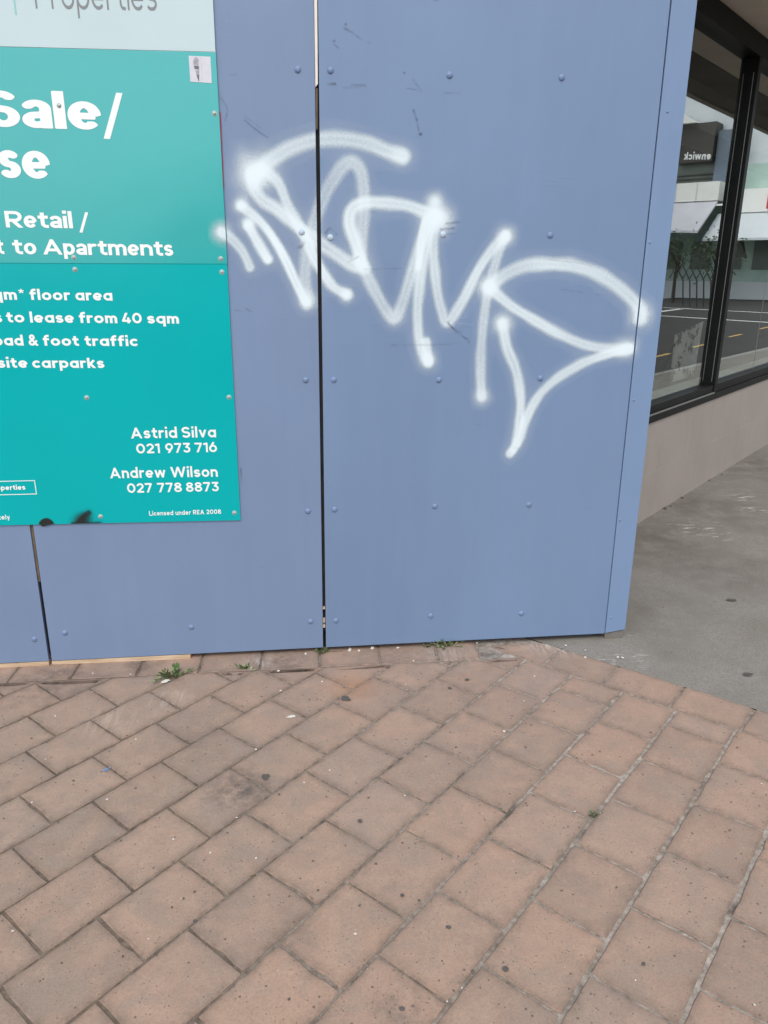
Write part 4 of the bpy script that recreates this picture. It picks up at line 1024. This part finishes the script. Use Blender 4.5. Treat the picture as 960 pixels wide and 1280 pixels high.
# street trees and a pole in front of it
def street_tree(s, o, h, label):
    p = shop(s, o, 0); t = thing('street_tree', (p[0], p[1], -.15), label, 'tree')
    mb = MB(); mb.tube([(p[0], p[1], -.15), (p[0] + .05, p[1], h * .4), (p[0] - .08, p[1] + .05, h * .75)], .11, .05, 8)
    for k in range(6):
        a = k * 1.05; mb.tube([(p[0], p[1], h * (.38 + .05 * k)), (p[0] + .5 * math.cos(a), p[1] + .5 * math.sin(a), h * (.55 + .06 * k))], .04, .015, 5)
    mb.build('trunk', M_bark, t)
    mb = MB(); rs = random.Random(int(s * 10 + o))
    for k in range(260):
        c = Vector((rs.gauss(0, .55), rs.gauss(0, .55), rs.gauss(0, .5))); c = Vector(p) + Vector((c.x, c.y, h * .8 + c.z)); a = Vector((rs.uniform(-1, 1), rs.uniform(-1, 1), rs.uniform(-1, 1))).normalized() * .1; b = a.orthogonal().normalized() * .06
        mb.add([c - a, c + b, c + a, c - b], [(0, 1, 2, 3)])
    mb.build('crown', M_foliage, t)
street_tree(37, 13.3, 3.1, 'small bare looking street tree nearest the junction kerb seen reflected in the window')
street_tree(36, 11.0, 3.0, 'small street tree standing in front of the white awning seen reflected in the window')
t = thing('cycle_stand', shop(26, 8.6, -.12), 'row of dark leaning steel hoops beyond the junction seen reflected in the window', 'cycle stand')
for k in range(7):
    mb = MB(); o0 = 9.4 + k * .32; z0 = -.12
    mb.tube([shop(33, o0, z0), shop(33, o0 + .15, 1.1), shop(33, o0 + .55, 1.75), shop(33, o0 + .8, 1.2)], .035, .035, 6); mb.build('hoop', M_metal, t)

# ================================================================== SMALL THINGS ON THE PAVING
def weed(x, y, size, n, label, pale=.15, seed=1, spread=1.0):
    rs = random.Random(seed); z = ground_z(x, y); t = thing('weed', (x, y, z - .004), label, 'weed')
    lf, lp, st = MB(), MB(), MB()
    for k in range(n):
        a = rs.uniform(0, 2 * math.pi); el = rs.uniform(.25, 1.3); L = size * rs.uniform(.5, 1.0) * (1.25 - .3 * el)
        d = Vector((math.cos(a) * math.cos(el) * spread, math.sin(a) * math.cos(el) * .8, math.sin(el) * .75)); o = Vector((x + rs.uniform(-.2, .2) * size, y + rs.uniform(-.15, .15) * size, z - .004))
        st.tube([o, o + d * L * .55 + Vector((0, 0, .002)), o + d * L * .9], .0009, .0005, 4)
        for q in range(4):
            c = o + d * L * (.4 + .2 * q); u = (d + Vector((rs.uniform(-.8, .8), rs.uniform(-.8, .8), rs.uniform(-.3, .4)))).normalized(); s = u.cross(Vector((rs.uniform(-.5, .5), rs.uniform(-.5, .5), 1))).normalized(); nn = u.cross(s)
            ll = size * rs.uniform(.18, .34); ww = ll * .30
            mb = lp if rs.random() < pale else lf
            vs = [c, c + u * ll * .35 + s * ww + nn * ww * .25, c + u * ll * .75 + s * ww * .7, c + u * ll - nn * ww * .3, c + u * ll * .75 - s * ww * .7, c + u * ll * .35 - s * ww + nn * ww * .25, c + u * ll * .5 - nn * ww * .15]
            mb.add(vs, [(0, 1, 6), (1, 2, 6), (2, 3, 6), (3, 4, 6), (4, 5, 6), (5, 0, 6)])
    st.build('stem', M_stem, t); lf.build('leaves', M_leaf, t, smooth=True)
    if lp.f: lp.build('leaves', M_leafpale, t, smooth=True)
weed(-.632, -.150, .072, 16, 'leafy green weed with pale buds on the bricks below the middle hoarding panel', .2, 3, 1.25)
weed(-.352, -.118, .045, 10, 'small green weed beside the whitish chipped brick at the foot of the hoarding', .2, 5)
weed(-.020, -.010, .042, 12, 'low dark weed growing at the bottom of the gap between two hoarding panels', .05, 8, 1.7)
weed(.520, -.006, .055, 14, 'yellowish green weed squeezed under the bottom edge of the right hoarding panel', .45, 11, 1.5)
weed(.425, -.002, .03, 7, 'tiny weed under the right hoarding panel, left of the yellowish one', .2, 14, 1.8)
weed(.780, -1.113, .026, 7, 'tiny dark weed alone in a sandy joint out in the brick paving', .15, 17, .8)
weed(-.222, -1.256, .010, 5, 'very small pale moss like sprout in a brick joint near the middle of the paving', .6, 19, 1.5)
def chip(name, x, y, r, mat, label, group, el=1.3, flat=.55, seed=0):
    rs = random.Random(seed); bm = bmesh.new(); bmesh.ops.create_icosphere(bm, subdivisions=1, radius=1)
    a = rs.uniform(0, 3.1)
    for v in bm.verts:
        q = v.co * (1 + rs.uniform(-.25, .25)); q = Vector((q.x * r * el, q.y * r, q.z * r * flat)); v.co = Vector((q.x * math.cos(a) - q.y * math.sin(a), q.x * math.sin(a) + q.y * math.cos(a), q.z))
    me = bpy.data.meshes.new(name); bm.to_mesh(me); bm.free(); me.materials.append(mat.m)
    o = bpy.data.objects.new(name, me); COL.objects.link(o); o.location = (x, y, ground_z(x, y) + r * flat * .55); return tag(o, label, 'stone chip', group)
for k, (x, y, r) in enumerate(((-.971, -.09, .005), (-.814, -.113, .005), (-.685, -.58, .004), (-.209, -.147, .007), (-.192, -.306, .007), (.614, -.658, .006), (-.257, -.683, .005), (-.964, -.669, .004), (-.93, -.892, .004), (-.006, -.821, .004), (.354, -.117, .005), (-.346, -1.161, .004), (-.215, -1.195, .004), (.824, -.291, .005), (-.70, -.90, .004), (.05, -1.473, .004), (-.03, -.25, .005), (-1.02, -.40, .004))):
    chip('stone_chip', x, y, r * .8, M_peb, 'tiny pale stone chip lying loose on the brown brick paving', 'pale stone chips on the paving', seed=k)
for k, (x, y, r) in enumerate(((.09, .006, .010), (.189, .012, .009), (.13, -.004, .006), (.30, .004, .006), (-.10, -.012, .006), (.65, .012, .006))):
    chip('stone_chip', x, y, r, M_peb, 'small pale stone chip lodged under the lower edge of the right hoarding panel', 'chips along the foot of the hoarding', seed=40 + k)
for k, (x, y, r) in enumerate(((1.077, -.162, .006), (1.214, -.175, .006), (1.231, -.18, .006), (1.10, -.10, .004), (1.26, .02, .005), (1.03, -.05, .005))):
    chip('stone_chip', x, y, r, M_peb, 'small pale stone chip on the grey concrete near the hoarding corner', 'chips on the concrete', seed=60 + k)
for k, (s_, o_, r) in enumerate(((.42, .02, .012), (.50, .03, .007), (.75, .02, .009), (1.35, .015, .008), (1.6, .03, .006))):
    p = shop(s_, o_, 0); chip('dirt_crumb', p[0], p[1], r, M_gum, 'dark crumb of dirt lying along the foot of the beige shop tiles', 'dirt crumbs along the shop front', 1.5, .5, 120 + k)['category'] = 'crumb'
o = chip('stone_chip', -.658, -.186, .012, M_peb, 'long pale chip of stone beside the largest weed', None, 1.9, .45, 90)
o = chip('stone_chip', -.144, -.491, .010, M_peb, 'flat white chip in the middle of a paver left of the dark gum spot', None, 1.8, .25, 91)
